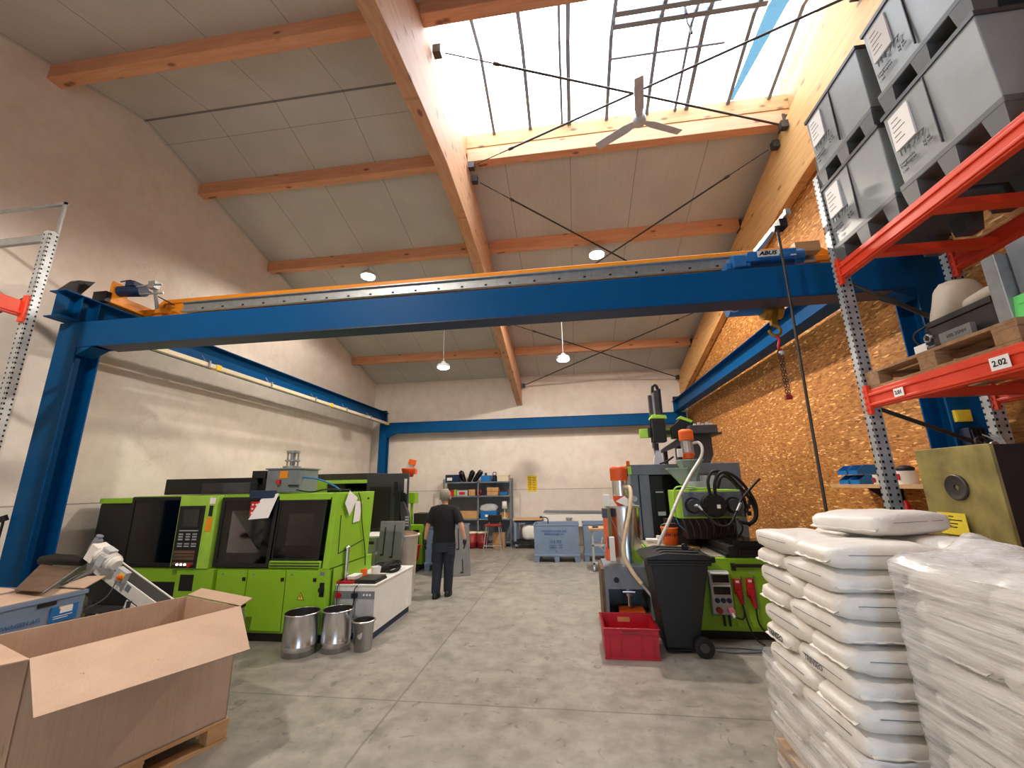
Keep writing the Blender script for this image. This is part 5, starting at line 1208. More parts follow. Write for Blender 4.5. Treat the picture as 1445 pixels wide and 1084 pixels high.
# material hoppers
hp = build(MB().taper((1.70, 1.84, 6.60, 6.74), (1.62, 1.93, 6.52, 6.82), 1.86, 2.10).box(1.61, 1.94, 6.51, 6.83, 2.10, 2.12).box(1.71, 1.83, 6.6, 6.74, 1.68, 1.86), 'hopper', 'sage', rm, bevel=.004)
build(MB().taper((1.60, 1.72, 6.5, 6.6), (1.42, 1.68, 6.46, 6.62), 1.76, 1.98).box(1.41, 1.69, 6.455, 6.625, 1.98, 2.0), 'dosing_chute', 'sage', hp)
build(MB().box(1.64, 1.92, 6.46, 6.58, 1.69, 1.80).box(1.88, 2.06, 6.5, 6.6, 1.70, 1.88), 'dosing_unit', 'light_grey', hp, bevel=.006)
ld = build(MB().cyl((1.765, 6.64, 2.22), (1.765, 6.64, 2.42), .092, n=24), 'loader_glass', 'clear_tube', rm)
build(MB().cyl((1.765, 6.64, 2.23), (1.765, 6.64, 2.40), .05, n=16), 'loader_filter', 'stainless', ld)
build(MB().cyl((1.765, 6.64, 2.41), (1.765, 6.64, 2.53), .105, n=24).lathe([(.105, 2.53), (.10, 2.56), (.07, 2.575), (.001, 2.58)], (1.765, 6.64, 0), 24), 'loader_head', 'orange_plastic', ld)
build(MB().lathe([(.09, 2.22), (.10, 2.20), (.075, 2.17), (.09, 2.15), (.06, 2.12), (.001, 2.12)], (1.765, 6.64, 0), 24), 'loader_foot', 'orange_plastic', ld)
build(MB().box(1.60, 1.67, 6.55, 6.62, 2.16, 2.28), 'loader_box', 'white', ld, bevel=.005)
# long suction hose from the loader head
build(MB().tube(bez([(1.84, 6.58, 2.36), (1.90, 6.52, 2.36), (1.93, 6.48, 2.28), (1.88, 6.42, 2.14), (1.68, 6.3, 1.90), (1.44, 6.1, 1.60), (1.24, 5.92, 1.30), (1.08, 5.84, 1.05), (1.01, 5.80, .88), (1.0, 5.80, .7)], 8), .022, 10), 'suction_hose', 'hose_clear', rm)
# pneumatic part on the cover
solo(MB().cyl((1.08, 6.9, .945), (1.26, 6.9, .945), .03, n=12).box(1.18, 1.42, 6.85, 6.95, .905, .96).cyl((1.28, 6.9, .96), (1.28, 6.9, 1.01), .045, n=12), 'pneumatic_valve', 'white', 'white pneumatic valve lying on the perforated cover of the right machine', 'valve', bevel=.006)
bk = thing('bucket', 'orange bucket with a dark printed band on the right machine', 'bucket', (1.41, 6.75, .905))
build(MB().lathe([(.001, .006), (.100, .004), (.104, 0), (.122, .22), (.13, .222), (.13, .245), (.116, .245), (.10, .01)], (1.41, 6.75, .905), 28), 'body', 'orange_plastic', bk)
build(MB().lathe([(.1165, .118), (.1205, .165)], (1.41, 6.75, .905), 28), 'band', 'burnt_orange', bk)
for k, chx in enumerate('REMIX C'):
    a = math.radians(-140 + k * 17); rr = .1225
    text(chx, .05, (1.41 + rr * math.cos(a), 6.75 + rr * math.sin(a), .905 + .142), (-math.sin(a), math.cos(a), 0), (math.cos(a), math.sin(a), 0), 'sign_ink', bk, bold=.002)
build(MB().tube(bez([(1.28, 6.75, 1.14), (1.30, 6.70, 1.19), (1.41, 6.68, 1.21), (1.52, 6.70, 1.19), (1.54, 6.75, 1.14)], 6), .004, 6), 'bail_handle', 'steel', bk)
solo(MB().box(1.50, 1.72, 6.42, 6.46, .905, .915).box(1.44, 1.5, 6.4, 6.48, .905, .925), 'hand_tool', 'yellow', 'small yellow-handled tool lying in front of the orange bucket', 'tool')
# handling robot on top of the guard
ro = thing('handling_robot', 'linear handling robot with dark vertical arm and lime green covers above the right machine', 'robot', (2.0, 8.0, 2.09))
build(MB().prism([(2.12, 2.09), (2.44, 2.09), (2.52, 2.26), (2.52, 2.62), (2.12, 2.62)], 1, 7.85, 8.2), 'column', 'charcoal', ro, bevel=.01)
build(MB().box(2.10, 2.56, 7.6, 8.4, 2.62, 2.76).box(2.44, 2.66, 7.7, 8.3, 2.60, 2.64), 'cross_slide', 'charcoal', ro, bevel=.008)
for k in range(5): build(MB().box(2.2 + k * .07, 2.24 + k * .07, 7.7, 7.74, 2.76, 2.80 + .02 * (k % 2)), 'connector', 'light_grey', ro)
build(MB().box(1.30, 2.12, 7.92, 8.02, 2.60, 2.76), 'demoulding_beam', 'lime', ro, bevel=.006)
build(MB().box(1.50, 1.95, 7.90, 7.92, 2.64, 2.72), 'beam_slot', 'steel_dark', ro)
build(MB().prism([(1.84, 2.56), (1.84, 2.76), (2.02, 2.92), (2.22, 2.84), (2.34, 2.72), (2.24, 2.70), (2.2, 2.56)], 1, 7.8, 7.95), 'drive_cover', 'black', ro, bevel=.01)
build(MB().prism([(1.97, 2.92), (2.02, 2.96), (2.22, 2.87), (2.19, 2.83)], 1, 7.79, 7.95), 'cover_trim', 'lime', ro, bevel=.004)
build(MB().box(1.50, 1.74, 7.78, 8.0, 2.50, 2.92).box(1.44, 1.50, 7.82, 7.96, 2.6, 2.78), 'arm_carriage', 'black', ro, bevel=.015)
build(MB().prism([(1.48, 2.93), (1.52, 3.0), (1.76, 2.98), (1.78, 2.92)], 1, 7.77, 8.0), 'cover_trim', 'lime', ro, bevel=.006)
va = build(MB().box(1.50, 1.56, 7.84, 7.94, 2.4, 3.38).box(1.60, 1.70, 7.82, 7.96, 2.9, 3.46), 'vertical_arm', 'charcoal', ro, bevel=.006)
build(MB().box(1.565, 1.595, 7.84, 7.86, 2.95, 3.42), 'arm_rail', 'alu', va)
ec = MB()
for k in range(18): ec.box(1.68, 1.72, 7.80, 7.9, 2.95 + k * .03, 2.97 + k * .03)
ec.tube(bez([(1.58, 7.88, 3.40), (1.60, 7.88, 3.55), (1.66, 7.88, 3.56), (1.70, 7.88, 3.44)], 6), .028, 8)
build(ec, 'energy_chain', 'black', va)
wr = build(MB().box(1.53, 1.60, 7.85, 7.93, 2.3, 2.5).cyl((1.50, 7.87, 2.5), (1.53, 7.87, 2.25), .012, n=6), 'wrist', 'steel', ro)
build(MB().cyl((1.56, 7.86, 2.36), (1.56, 7.86, 2.48), .04, n=10), 'wrist_motor', 'black', wr)
build(MB().prism([(1.48, 2.10), (1.66, 2.10), (1.64, 2.22), (1.62, 2.34), (1.54, 2.34), (1.50, 2.22)], 1, 7.84, 7.94).cyl((1.57, 7.83, 2.17), (1.57, 7.84, 2.17), .03, n=12), 'gripper', 'light_grey', wr)
build(MB().prism([(1.62, 2.30), (1.66, 2.38), (1.98, 2.58), (2.14, 2.62), (2.14, 2.50), (2.0, 2.44)], 1, 7.84, 8.0), 'strut_cover', 'charcoal', ro, bevel=.006)
build(MB().box(1.70, 1.76, 7.95, 8.05, 2.09, 2.36).box(1.93, 2.05, 7.9, 8.1, 2.09, 2.48), 'support_post', 'black', ro)
build(MB().tube(bez([(1.68, 7.2, 2.20), (1.58, 7.3, 2.13), (1.5, 7.4, 2.10)], 6), .016, 6), 'cable', 'black', ro)

# ------------------------------------------------------------------ material dryer
dr = thing('material_dryer', 'stainless steel drying hopper with an orange loader on a grey stand', 'dryer', (.68, 6.3, 0))
st = MB()
for (x, y) in ((.39, 6.0), (.95, 6.0), (.39, 6.58), (.95, 6.58)): st.box(x - .02, x + .02, y - .02, y + .02, 0, .70)
st.box(.37, .97, 5.98, 6.62, .70, .73).box(.41, .93, 5.985, 5.995, .46, .70).box(.37, .97, 6.58, 6.6, .1, .7).box(.96, .97, 6.0, 6.6, .1, .7).box(.37, .97, 5.98, 6.6, .06, .10)
build(st, 'stand', 'grey', dr)
build(MB().cyl((.52, 5.975, .57), (.52, 5.986, .57), .035, n=16), 'cable_gland', 'black', dr)
build(MB().box(.33, .37, 5.98, 6.6, .0, .70), 'red_side_panel', 'rust', dr)
build(MB().cyl((.68, 6.15, .35), (.68, 6.15, .46), .05, n=14).cyl((.60, 6.12, .40), (.76, 6.12, .40), .025, n=10).cyl((.68, 6.15, .22), (.68, 6.15, .35), .028, n=10).taper((.62, .74, 6.1, 6.22), (.58, .78, 6.05, 6.3), .44, .5), 'outlet_valve', 'stainless', dr)
build(MB().box(.54, .86, 6.05, 6.3, .12, .19), 'outlet_base', 'orange_plastic', dr)
build(MB().cyl((.70, 6.3, .73), (.70, 6.3, 1.46), .225, n=40), 'drum', 'stainless', dr)
build(MB().cyl((.70, 6.3, 1.46), (.70, 6.3, 1.485), .235, n=40), 'drum_lid', 'alu', dr)
build(MB().box(.41, .46, 6.0, 6.18, .80, 1.34), 'control_strip', 'orange_plastic', dr, bevel=.004)
build(MB().box(.40, .465, 6.0, 6.18, 1.34, 1.46).box(.44, .455, 5.995, 6.0, .95, 1.10), 'control_cap', 'charcoal', dr)
build(MB().box(.46, .53, 5.96, 6.02, .80, 1.10), 'filter_housing', 'white', dr, bevel=.006)
build(MB().cyl((.36, 5.97, 1.02), (.38, 5.97, 1.1), .012, n=8).tube([(.36, 5.96, .98), (.42, 5.96, 1.02), (.39, 5.96, .92), (.33, 5.96, .98), (.36, 5.96, .98)], .008, 6), 'padlock_chain', 'light_grey', dr)
ld2 = build(MB().cyl((.68, 6.28, 1.62), (.68, 6.28, 1.84), .105, n=24), 'loader_body', 'stainless', dr)
build(MB().cyl((.68, 6.28, 1.83), (.68, 6.28, 1.99), .122, n=24).lathe([(.122, 1.99), (.118, 2.02), (.09, 2.03), (.001, 2.035)], (.68, 6.28, 0), 24), 'loader_head', 'burnt_orange', ld2)
build(MB().lathe([(.10, 1.62), (.105, 1.60), (.09, 1.54), (.05, 1.485)], (.68, 6.28, 0), 24), 'loader_foot', 'burnt_orange', ld2)
build(MB().box(.44, .52, 6.2, 6.28, 1.48, 1.64).cyl((.54, 6.19, 1.55), (.54, 6.21, 1.55), .03, n=12), 'junction_box', 'white', ld2, bevel=.006)
build(MB().prism([(.60, 1.55), (.72, 1.62), (.86, 1.50), (.74, 1.48)], 1, 6.12, 6.14), 'white_plate', 'white', ld2)
build(MB().cyl((.86, 6.14, 1.58), (.86, 6.17, 1.58), .034, n=16).cyl((.86, 6.17, 1.58), (.80, 6.25, 1.55), .04, n=12), 'gauge', 'light_grey', ld2)
build(MB().tube(bez([(.76, 6.20, 1.74), (.80, 6.12, 1.73), (.80, 6.05, 1.62), (.75, 5.98, 1.40), (.66, 5.90, 1.12), (.63, 5.86, .90), (.70, 5.80, .72), (.80, 5.72, .58)], 8), .026, 10), 'feed_hose', 'hose_beige', dr)
build(MB().cyl((.78, 5.73, .60), (1.0, 5.58, .33), .018, n=12).cyl((.99, 5.58, .35), (1.08, 5.53, .20), .034, n=12), 'suction_lance', 'steel', dr)
build(MB().tube(bez([(.84, 6.06, 1.08), (.95, 5.98, .95), (1.0, 5.9, .86), (1.06, 5.8, .80)], 6), .007, 6).tube([(.47, 6.02, 1.44), (.56, 5.98, 1.2), (.62, 5.96, 1.05)], .005, 6), 'thin_hose', 'grey', dr)

# ------------------------------------------------------------------ red crate and wheelie bin
rc = thing('plastic_crate', 'open dark red plastic crate on the floor in front of the grey dryer stand', 'crate', (.545, 5.28, 0))
X0, X1, Y0, Y1, H_ = .26, .83, 5.0, 5.55, .30
b = MB(); tk = .014
for (lo, hi) in (((X0 + .01, X1 - .01, Y0 + .01, Y0 + .01 + tk), (X0, X1, Y0, Y0 + tk)), ((X0 + .01, X1 - .01, Y1 - .01 - tk, Y1 - .01), (X0, X1, Y1 - tk, Y1)), ((X0 + .01, X0 + .01 + tk, Y0 + .02, Y1 - .02), (X0, X0 + tk, Y0 + .01, Y1 - .01)), ((X1 - .01 - tk, X1 - .01, Y0 + .02, Y1 - .02), (X1 - tk, X1, Y0 + .01, Y1 - .01))): b.taper(lo, hi, 0, H_)
b.box(X0 + .01, X1 - .01, Y0 + .01, Y1 - .01, 0, .012); build(b, 'shell', 'red', rc)
rr = MB()
rr.box(X0 - .012, X1 + .012, Y0 - .012, Y0 + .012, H_ - .012, H_).box(X0 - .012, X1 + .012, Y1 - .012, Y1 + .012, H_ - .012, H_).box(X0 - .012, X0 + .012, Y0, Y1, H_ - .012, H_).box(X1 - .012, X1 + .012, Y0, Y1, H_ - .012, H_)
rr.box(X0 - .006, X1 + .006, Y0 - .006, Y0 + .01, H_ - .07, H_ - .06).box(X0 + .0, X1 - .0, Y0 + .0, Y0 + .012, .0, .02)
for x in (X0 + .05, X0 + .17, X1 - .19, X1 - .07): rr.box(x, x + .012, Y0 - .004, Y0 + .01, .02, H_ - .07)
build(rr, 'rim_and_ribs', 'red', rc, bevel=.003)
build(MB().box(.46, .63, Y0 - .008, Y0 + .006, H_ - .055, H_ - .03), 'grip_opening', 'dark_red', rc)
build(MB().box(.46, .60, Y1 - .02, Y1 - .008, H_ - .09, H_ - .04), 'grip_opening', 'card_tan', rc)
bn = thing('wheelie_bin', 'black two-wheeled rubbish bin between the red crate and the green machine', 'bin', (1.12, 5.42, 0))
b = MB(); b.taper((.93, 1.27, 5.20, 5.64), (.83, 1.45, 5.13, 5.71), .05, .93); b.taper((.95, 1.25, 5.22, 5.62), (.93, 1.27, 5.20, 5.64), .02, .05); build(b, 'body', 'black', bn, bevel=.025)
build(MB().box(.79, 1.48, 5.10, 5.74, .93, .955).box(.80, 1.47, 5.105, 5.735, .90, .93), 'rim', 'black', bn, bevel=.008)
l = MB(); l.prism([(.76, .958), (1.49, .958), (1.49, .985), (1.40, 1.015), (1.0, 1.03), (.80, .99)], 1, 5.10, 5.74); 
for k in range(3): l.prism([(.86, .99 + .008), (1.38, 1.005 + .02), (1.36, 1.035), (1.0, 1.045)], 1, 5.18 + k * .18, 5.26 + k * .18)
build(l, 'lid', 'black', bn, bevel=.012)
build(MB().box(1.46, 1.52, 5.12, 5.20, .93, .99).box(1.46, 1.52, 5.64, 5.72, .93, .99).cyl((1.51, 5.14, .965), (1.51, 5.70, .965), .016, n=10), 'handle_bar', 'black', bn, bevel=.006)
build(MB().box(1.25, 1.29, 5.36, 5.40, 1.03, 1.07).tube(bez([(1.24, 5.38, 1.03), (1.25, 5.38, 1.08), (1.29, 5.38, 1.08), (1.30, 5.38, 1.02)], 5), .01, 6), 'lid_clip', 'black', bn)
for y in (5.12, 5.68):
    w = build(MB().cyl((1.30, y - .025, .10), (1.30, y + .025, .10), .10, n=28), 'wheel', 'rubber', bn, bevel=.01)
    build(MB().cyl((1.30, y - .032, .10), (1.30, y + .032, .10), .045, n=18), 'wheel_hub', 'charcoal', w)
build(MB().cyl((1.30, 5.1, .10), (1.30, 5.7, .10), .012, n=8), 'axle', 'steel', bn)
solo(MB().tube(bez([(1.42, 5.35, .012), (1.6, 5.28, .012), (1.85, 5.30, .012), (2.1, 5.38, .012)], 8), .012, 6).tube(bez([(1.45, 5.4, .012), (1.7, 5.42, .012), (2.0, 5.36, .012)], 8), .011, 6), 'floor_cable', 'grey', 'grey cables lying on the floor behind the black bin', 'cable')
# ------------------------------------------------------------------ sacks of granulate
def bag_mesh(lx, ly, h, seed):
    mb = MB(); nu, nv = 44, 14; vs = []
    sp = lambda v, p: math.copysign(abs(v) ** p, v)
    for j in range(nv + 1):
        ph = -R90 + PI * j / nv
        cz = sp(math.sin(ph), .62); cr = abs(math.cos(ph)) ** .33
        for i in range(nu):
            th = 2 * PI * i / nu + .01
            x = lx * .5 * cr * sp(math.cos(th), .30); y = ly * .5 * cr * sp(math.sin(th), .30)
            q = Vector((x * 7, y * 7, cz * 1.2 + seed * 3.7))
            n = mnoise.noise(q); n2 = mnoise.noise(q * 3.1)
            edge = (abs(x) / (lx * .5)) ** 4
            n3 = mnoise.noise(q * 7.3); z = h * .5 * cz * (1 - .24 * edge) + .010 * n + .006 * n2 + .003 * n3
            k = 1 + .020 * n + .012 * n2 * edge + .006 * n3
            vs.append((x * k, y * k, z))
    fs = [(j * nu + i, j * nu + (i + 1) % nu, (j + 1) * nu + (i + 1) % nu, (j + 1) * nu + i) for j in range(nv) for i in range(nu)]
    mb.add(vs, fs, 0, True)
    return mb
def bag(cx, cy, cz, lx, ly, h, rz, label, group, seed, texts=None):
    t = thing('granulate_sack', label, 'sack', (cx, cy, cz - h / 2), rz, group)
    mb = bag_mesh(lx, ly, h, seed); mb.move(Matrix.Translation((0, 0, h / 2)))
    build(mb, 'sack_body', 'bag', t, world=False)
    for s in (-1, 1):   # crimped end seam
        e = MB(); n = 12; a = []
        for k in range(n + 1):
            y = (-.5 + k / n) * ly * .86; z = h * .40 + .003 * math.sin(k * 1.7 + seed)
            xx = s * (lx * .5 - .004); w = .008 + .002 * math.sin(k * 2.3 + seed)
            a += [(xx - s * .02, y, z), (xx + s * w, y, z - .012), (xx + s * w, y, z - .015), (xx - s * .02, y, z - .004)]
        for k in range(n): e.add(a[4 * k:4 * k + 8], [(0, 1, 5, 4), (1, 2, 6, 5), (2, 3, 7, 6), (3, 0, 4, 7)], 0, True)
        build(e, 'end_seam', 'bag', t, world=False)
    for sgn in (-1, 1):
        build(MB().box(-lx * .33, lx * .30, sgn * ly * .493 - .004, sgn * ly * .493 + .004, h * .60, h * .60 + .0022), 'printed_line', 'grey_ink', t, world=False)
    return t
STH = .12
ORD = ['top', 'second', 'third', 'fourth', 'fifth', 'sixth', 'seventh', 'eighth', 'ninth', 'tenth', 'bottom']
def stack(x0, y0, zt, n, name, parity, ends, narrow=False):
    sets = {1: [(.19, .29, 1, 'near left'), (.29, .76, 0, 'far left'), (.67, .18, 0, 'near right'), (.77, .65, 1, 'far right')],
            0: [(.19, .65, 1, 'far left'), (.29, .18, 0, 'near left'), (.67, .76, 0, 'far right'), (.77, .29, 1, 'near right')]}
    for k in range(n):
        z = zt - STH * (k + .5)
        for q, (dx, dy, along_y, pos) in enumerate(sets[(k + parity) % 2]):
            if 'far right' in pos and k > 1: continue
            w = .375 + random.uniform(-.006, .006)
            L = .585 + random.uniform(-.01, .01)
            if narrow and 'right' in pos:
                dx -= .04
                if along_y: w = .29
                else: L = .50
            jx, jy = random.uniform(-.012, .012), random.uniform(-.008, .008)
            lab = 'white granulate sack %s in the %s layer of the %s' % (pos, ORD[k] if k < n - 1 else 'bottom', name)
            b_ = bag(x0 + dx + jx, y0 + dy + jy, z, L, w, STH + .012, R90 * along_y + random.uniform(-.03, .03), lab, 'sacks of the ' + name, k * 4 + q + (0 if 'open' in name else 50))
            if not along_y and 'left' in pos and k in ends:
                text('TRINSEO', .05, (x0 + dx + jx - L / 2 - .003, y0 + dy + jy, z + .005), (0, -1, 0), (-1, 0, 0), 'bag_ink', b_, bold=.001)
            if along_y and 'left' in pos and k in ends:
                text('TRINSEO', .045, (x0 + dx + jx - w / 2 - .006, y0 + dy + .05, z), (0, -1, 0), (-1, 0, 0), 'bag_ink', b_)
S1X, S1Y, S1T = 1.28, 2.48, 1.466
pallet('wooden_pallet', 'wooden pallet under the unwrapped stack of white sacks', 'pallet_wood', (S1X + .48, S1Y + .47, 0), 0, 1.0, .96)
stack(S1X, S1Y, S1T, 11, 'open stack', 0, (5,))
tbg = bag(1.87, 2.98, S1T + .075, .64, .44, .135, math.radians(24), 'white granulate sack lying loose on top of the open stack', 'loose sack', 99)
text('TRINSEO', .04, (1.80, 3.02, S1T + .141), (math.cos(.42), math.sin(.42), 0), (0, 0, 1), 'bag_ink', tbg)
for k in range(3): text('----------------', .03, (1.78 + .02 * k, 2.86 - .025 * k, S1T + .138), (math.cos(.42), math.sin(.42), 0), (0, 0, 1), 'grey_ink', tbg)
S2X, S2Y, S2T = 1.50, 1.38, 1.40
pallet('wooden_pallet', 'wooden pallet under the film-wrapped stack of white sacks', 'pallet_wood', (S2X + .43, S2Y + .47, 0), 0, .86, .96)
stack(S2X, S2Y, S2T, 11, 'wrapped stack', 1, (4,), True)
def film(x0, x1, y0, y1, z0, z1, slope, label, top, seed):
    mb = MB(); nu, nz = 96, 26; vs = []; r = .05
    per = []
    def corner(cx, cy, a0): return [(cx + r * math.cos(a0 + R90 * k / 5), cy + r * math.sin(a0 + R90 * k / 5)) for k in range(6)]
    pts = corner(x1 - r, y1 - r, 0) + corner(x0 + r, y1 - r, R90) + corner(x0 + r, y0 + r, PI) + corner(x1 - r, y0 + r, 1.5 * PI)
    # resample the outline evenly
    P = [Vector((a, b_, 0)) for a, b_ in pts]; P.append(P[0]); seg = [(P[i + 1] - P[i]).length for i in range(len(P) - 1)]; tot = sum(seg)
    for i in range(nu):
        d = tot * i / nu; j = 0
        while d > seg[j]: d -= seg[j]; j += 1
        per.append(P[j].lerp(P[j + 1], d / seg[j]))
    c = Vector(((x0 + x1) / 2, (y0 + y1) / 2, 0))
    for k in range(nz + 1):
        f = k / nz
        for p in per:
            zt = z1 + slope * (p.y - y0) / (y1 - y0) + .02 * mnoise.noise(Vector((p.x * 6, p.y * 6, seed)))
            z = z0 + (zt - z0) * f
            bul = .006 * math.sin((z - S1T) / STH * 2 * PI + PI * .5) + .006 * mnoise.noise(Vector((p.x * 5 + seed, p.y * 5, z * 9)))
            q = c + (p - c) * (1 + bul); vs.append((q.x, q.y, z))
    fs = [(k * nu + i, k * nu + (i + 1) % nu, (k + 1) * nu + (i + 1) % nu, (k + 1) * nu + i) for k in range(nz) for i in range(nu)]
    mb.add(vs, fs, 0, True)
    if top:   # gathered film lying over the top
        ring = vs[-nu:]; rows = [ring]
        for f in (.9, .75, .55, .35, .15):
            rows.append([(c.x + (p[0] - c.x) * f, c.y + (p[1] - c.y) * f, p[2] + .025 + .05 * abs(mnoise.noise(Vector((p[0] * 5 * f, p[1] * 5 * f, 3.3)))) + .03 * mnoise.noise(Vector((p[0] * 14 * f, p[1] * 14 * f, 7)))) for p in ring])
        vv = [q for R_ in rows for q in R_]
        mb.add(vv, [(k * nu + i, k * nu + (i + 1) % nu, (k + 1) * nu + (i + 1) % nu, (k + 1) * nu + i) for k in range(5) for i in range(nu)] + [tuple(range(5 * nu, 6 * nu))], 0, True)
    return solo(mb, 'stretch_film', 'stretch', label, 'film')
film(S1X - .035, S1X + 1.0, S1Y - .035, S1Y + .975, .02, .55, .12, 'clear stretch film around the lower half of the open sack stack', False, 2)
film(S2X - .04, S2X + .875, S2Y - .04, S2Y + .985, .02, S2T + .02, 0, 'clear stretch film wrapped all around the nearest sack stack', True, 5)
# loose film bunched up on the wrapped stack
mb = MB(); nu, nv = 26, 12; vs = []
for j in range(nv + 1):
    for i in range(nu + 1):
        u, v = i / nu, j / nv
        x = S2X + .08 + v * .42 + .05 * mnoise.noise(Vector((u * 4, v * 4, 1)))
        y = S2Y + .90 - u * .8
        z = S2T + .05 + .10 * math.exp(-((v - .45) / .3) ** 2) * (.45 + .9 * abs(mnoise.noise(Vector((u * 6, v * 2, 9))))) + .025 * mnoise.noise(Vector((u * 13, v * 9, 4)))
        vs.append((x, y, z))
mb.add(vs, [(j * (nu + 1) + i, j * (nu + 1) + i + 1, (j + 1) * (nu + 1) + i + 1, (j + 1) * (nu + 1) + i) for j in range(nv) for i in range(nu)], 0, True)
solo(mb, 'film_bunch', 'stretch', 'crumpled loose film bunched up on top of the wrapped sack stack', 'film')

# ------------------------------------------------------------------ the person
pe = thing('person', 'person walking away in black T-shirt, dark work trousers and black gloves', 'person', (-2.21, 7.3, 0), math.radians(4))
def skin(chains, name, mat, parent, sub=2):
    vs, es, rs, idx = [], [], [], {}
    for ch in chains:
        prev = None
        for p, r in ch:
            key = tuple(round(q, 4) for q in p)
            if key not in idx: idx[key] = len(vs); vs.append(p); rs.append(r)
            if prev is not None: es.append((prev, idx[key]))
            prev = idx[key]
    me = bpy.data.meshes.new('t'); me.from_pydata(vs, es, [])
    o = bpy.data.objects.new('t', me); COL.objects.link(o)
    md_ = o.modifiers.new('skin', 'SKIN'); md_.use_smooth_shade = True
    for d_, r in zip(me.skin_vertices[0].data, rs): d_.radius = (r, r) if not isinstance(r, tuple) else r
    me.skin_vertices[0].data[0].use_root = True
    s_ = o.modifiers.new('sub', 'SUBSURF'); s_.levels = sub; s_.render_levels = sub
    dg = bpy.context.evaluated_depsgraph_get(); dg.update()
    m2_ = bpy.data.meshes.new_from_object(o.evaluated_get(dg)); bpy.data.objects.remove(o)
    m2_.name = name; m2_.materials.clear(); m2_.materials.append(M[mat])
    for p in m2_.polygons: p.use_smooth = True
    r_ = bpy.data.objects.new(name, m2_); COL.objects.link(r_); r_.parent = parent
    return r_
LS, RS_ = (-.185, 0, 1.375), (.185, 0, 1.375)
LE, RE = (-.285, -.03, 1.12), (.315, -.06, 1.13)
LW, RW = (-.335, .03, .90), (.36, -.02, .91)
body = [[((0, 0, .93), .11), ((0, 0, 1.08), .105), ((0, 0, 1.25), .115), ((0, 0, 1.38), .09), ((0, .01, 1.47), .052), ((0, .02, 1.53), .058), ((0, .03, 1.60), .094), ((0, .03, 1.67), .084)],
        [((0, 0, 1.38), .09), (LS, .062), (LE, .042), (LW, .029)], [((0, 0, 1.38), .09), (RS_, .062), (RE, .042), (RW, .029)],
        [((0, 0, .93), .11), ((-.095, 0, .86), .085), ((-.105, .03, .49), .058), ((-.11, -.05, .10), .042)],
        [((0, 0, .93), .11), ((.09, 0, .86), .085), ((.075, .06, .49), .058), ((.06, .10, .10), .042)]]
pb = skin(body, 'body', 'skin', pe)
def hand(W, sgn):
    W = Vector(W); dn = Vector((sgn * .03, .10, -1)).normalized(); sd = Vector((0, 1, 0)); out = Vector((sgn, 0, 0))
    P0 = W + dn * .015; P1 = W + dn * .085
    ch = [[(tuple(W), .03), (tuple(P0), .032), (tuple(P1), .036)]]
    for k, ln in enumerate((.07, .082, .078, .06)):
        base = P1 + sd * (.030 - .020 * k) + dn * .004
        a = base + dn * ln * .5 - out * .006; b_ = a + dn * ln * .4 - out * .018
        ch.append([(tuple(P1), .036), (tuple(base), .011), (tuple(a), .0095), (tuple(b_), .008)])
    tb_ = P0 + dn * .03 + sd * .034
    ch.append([(tuple(P0), .032), (tuple(tb_), .012), (tuple(tb_ + sd * .02 + dn * .03), .010), (tuple(tb_ + sd * .024 + dn * .055 - out * .008), .009)])
    return skin(ch, 'glove', 'black', pe, 1)
hand(LW, -1); hand(RW, 1)
sh = MB()
sh.loft([(0, 0, .87, .195, .125), (0, 0, .90, .20, .13), (0, 0, 1.02, .185, .125), (0, 0, 1.18, .20, .135), (0, 0, 1.30, .215, .135), (0, 0, 1.385, .215, .115), (0, 0, 1.43, .165, .10), (0, .005, 1.465, .105, .085), (0, .01, 1.485, .072, .07)], 24)
for (S, E, sg) in ((LS, LE, -1), (RS_, RE, 1)):
    S = Vector(S); E = Vector(E); d = (E - S)
    sh.tube([S + Vector((-sg * .09, 0, .01)), S + Vector((sg * .0, 0, .0)), S + d * .35, S + d * .78], [.095, .090, .080, .076], 14)
build(sh, 'tshirt', 'shirt', pe, world=False)
tr = MB()
tr.loft([(0, 0, .72, .17, .125), (0, 0, .80, .19, .13), (0, 0, .90, .185, .12), (0, 0, .93, .18, .115)], 24)
tr.tube([(-.09, 0, .85), (-.10, .015, .66), (-.105, .03, .49), (-.11, -.01, .28), (-.11, -.045, .12), (-.11, -.05, .07)], [.118, .105, .088, .08, .074, .07], 16)
tr.tube([(.09, 0, .85), (.085, .04, .66), (.075, .06, .49), (.07, .08, .28), (.06, .10, .12), (.06, .10, .07)], [.118, .105, .088, .08, .074, .07], 16)
build(tr, 'trousers', 'denim', pe, world=False)
build(MB().box(.10, .19, -.125, -.09, .68, .80).box(-.20, -.17, -.06, .06, .55, .70), 'pocket', 'denim', pe, bevel=.008, world=False)
for x, y in ((-.11, -.05), (.06, .10)):
    b = MB(); b.loft([(x, y + .05, .0, .06, .155), (x, y + .05, .035, .062, .16), (x, y + .045, .065, .056, .14), (x, y + .01, .10, .046, .075), (x, y, .14, .046, .055)], 18); build(b, 'work_shoe', 'black', pe, world=False)
hr = MB(); hr.ball((0, .018, 1.640), .112, 20, sc=(.90, 1.0, 1.0)); hr.v = [p if p.z > 1.575 or p.y < .0 else Vector((p.x, p.y * .2, max(p.z, 1.57))) for p in hr.v]
build(hr, 'hair', 'hair', pe, world=False)
for sx in (-1, 1): build(MB().ball((sx * .092, .03, 1.59), .026, 10, sc=(.4, .8, 1.2)), 'ear', 'skin', pe, world=False)

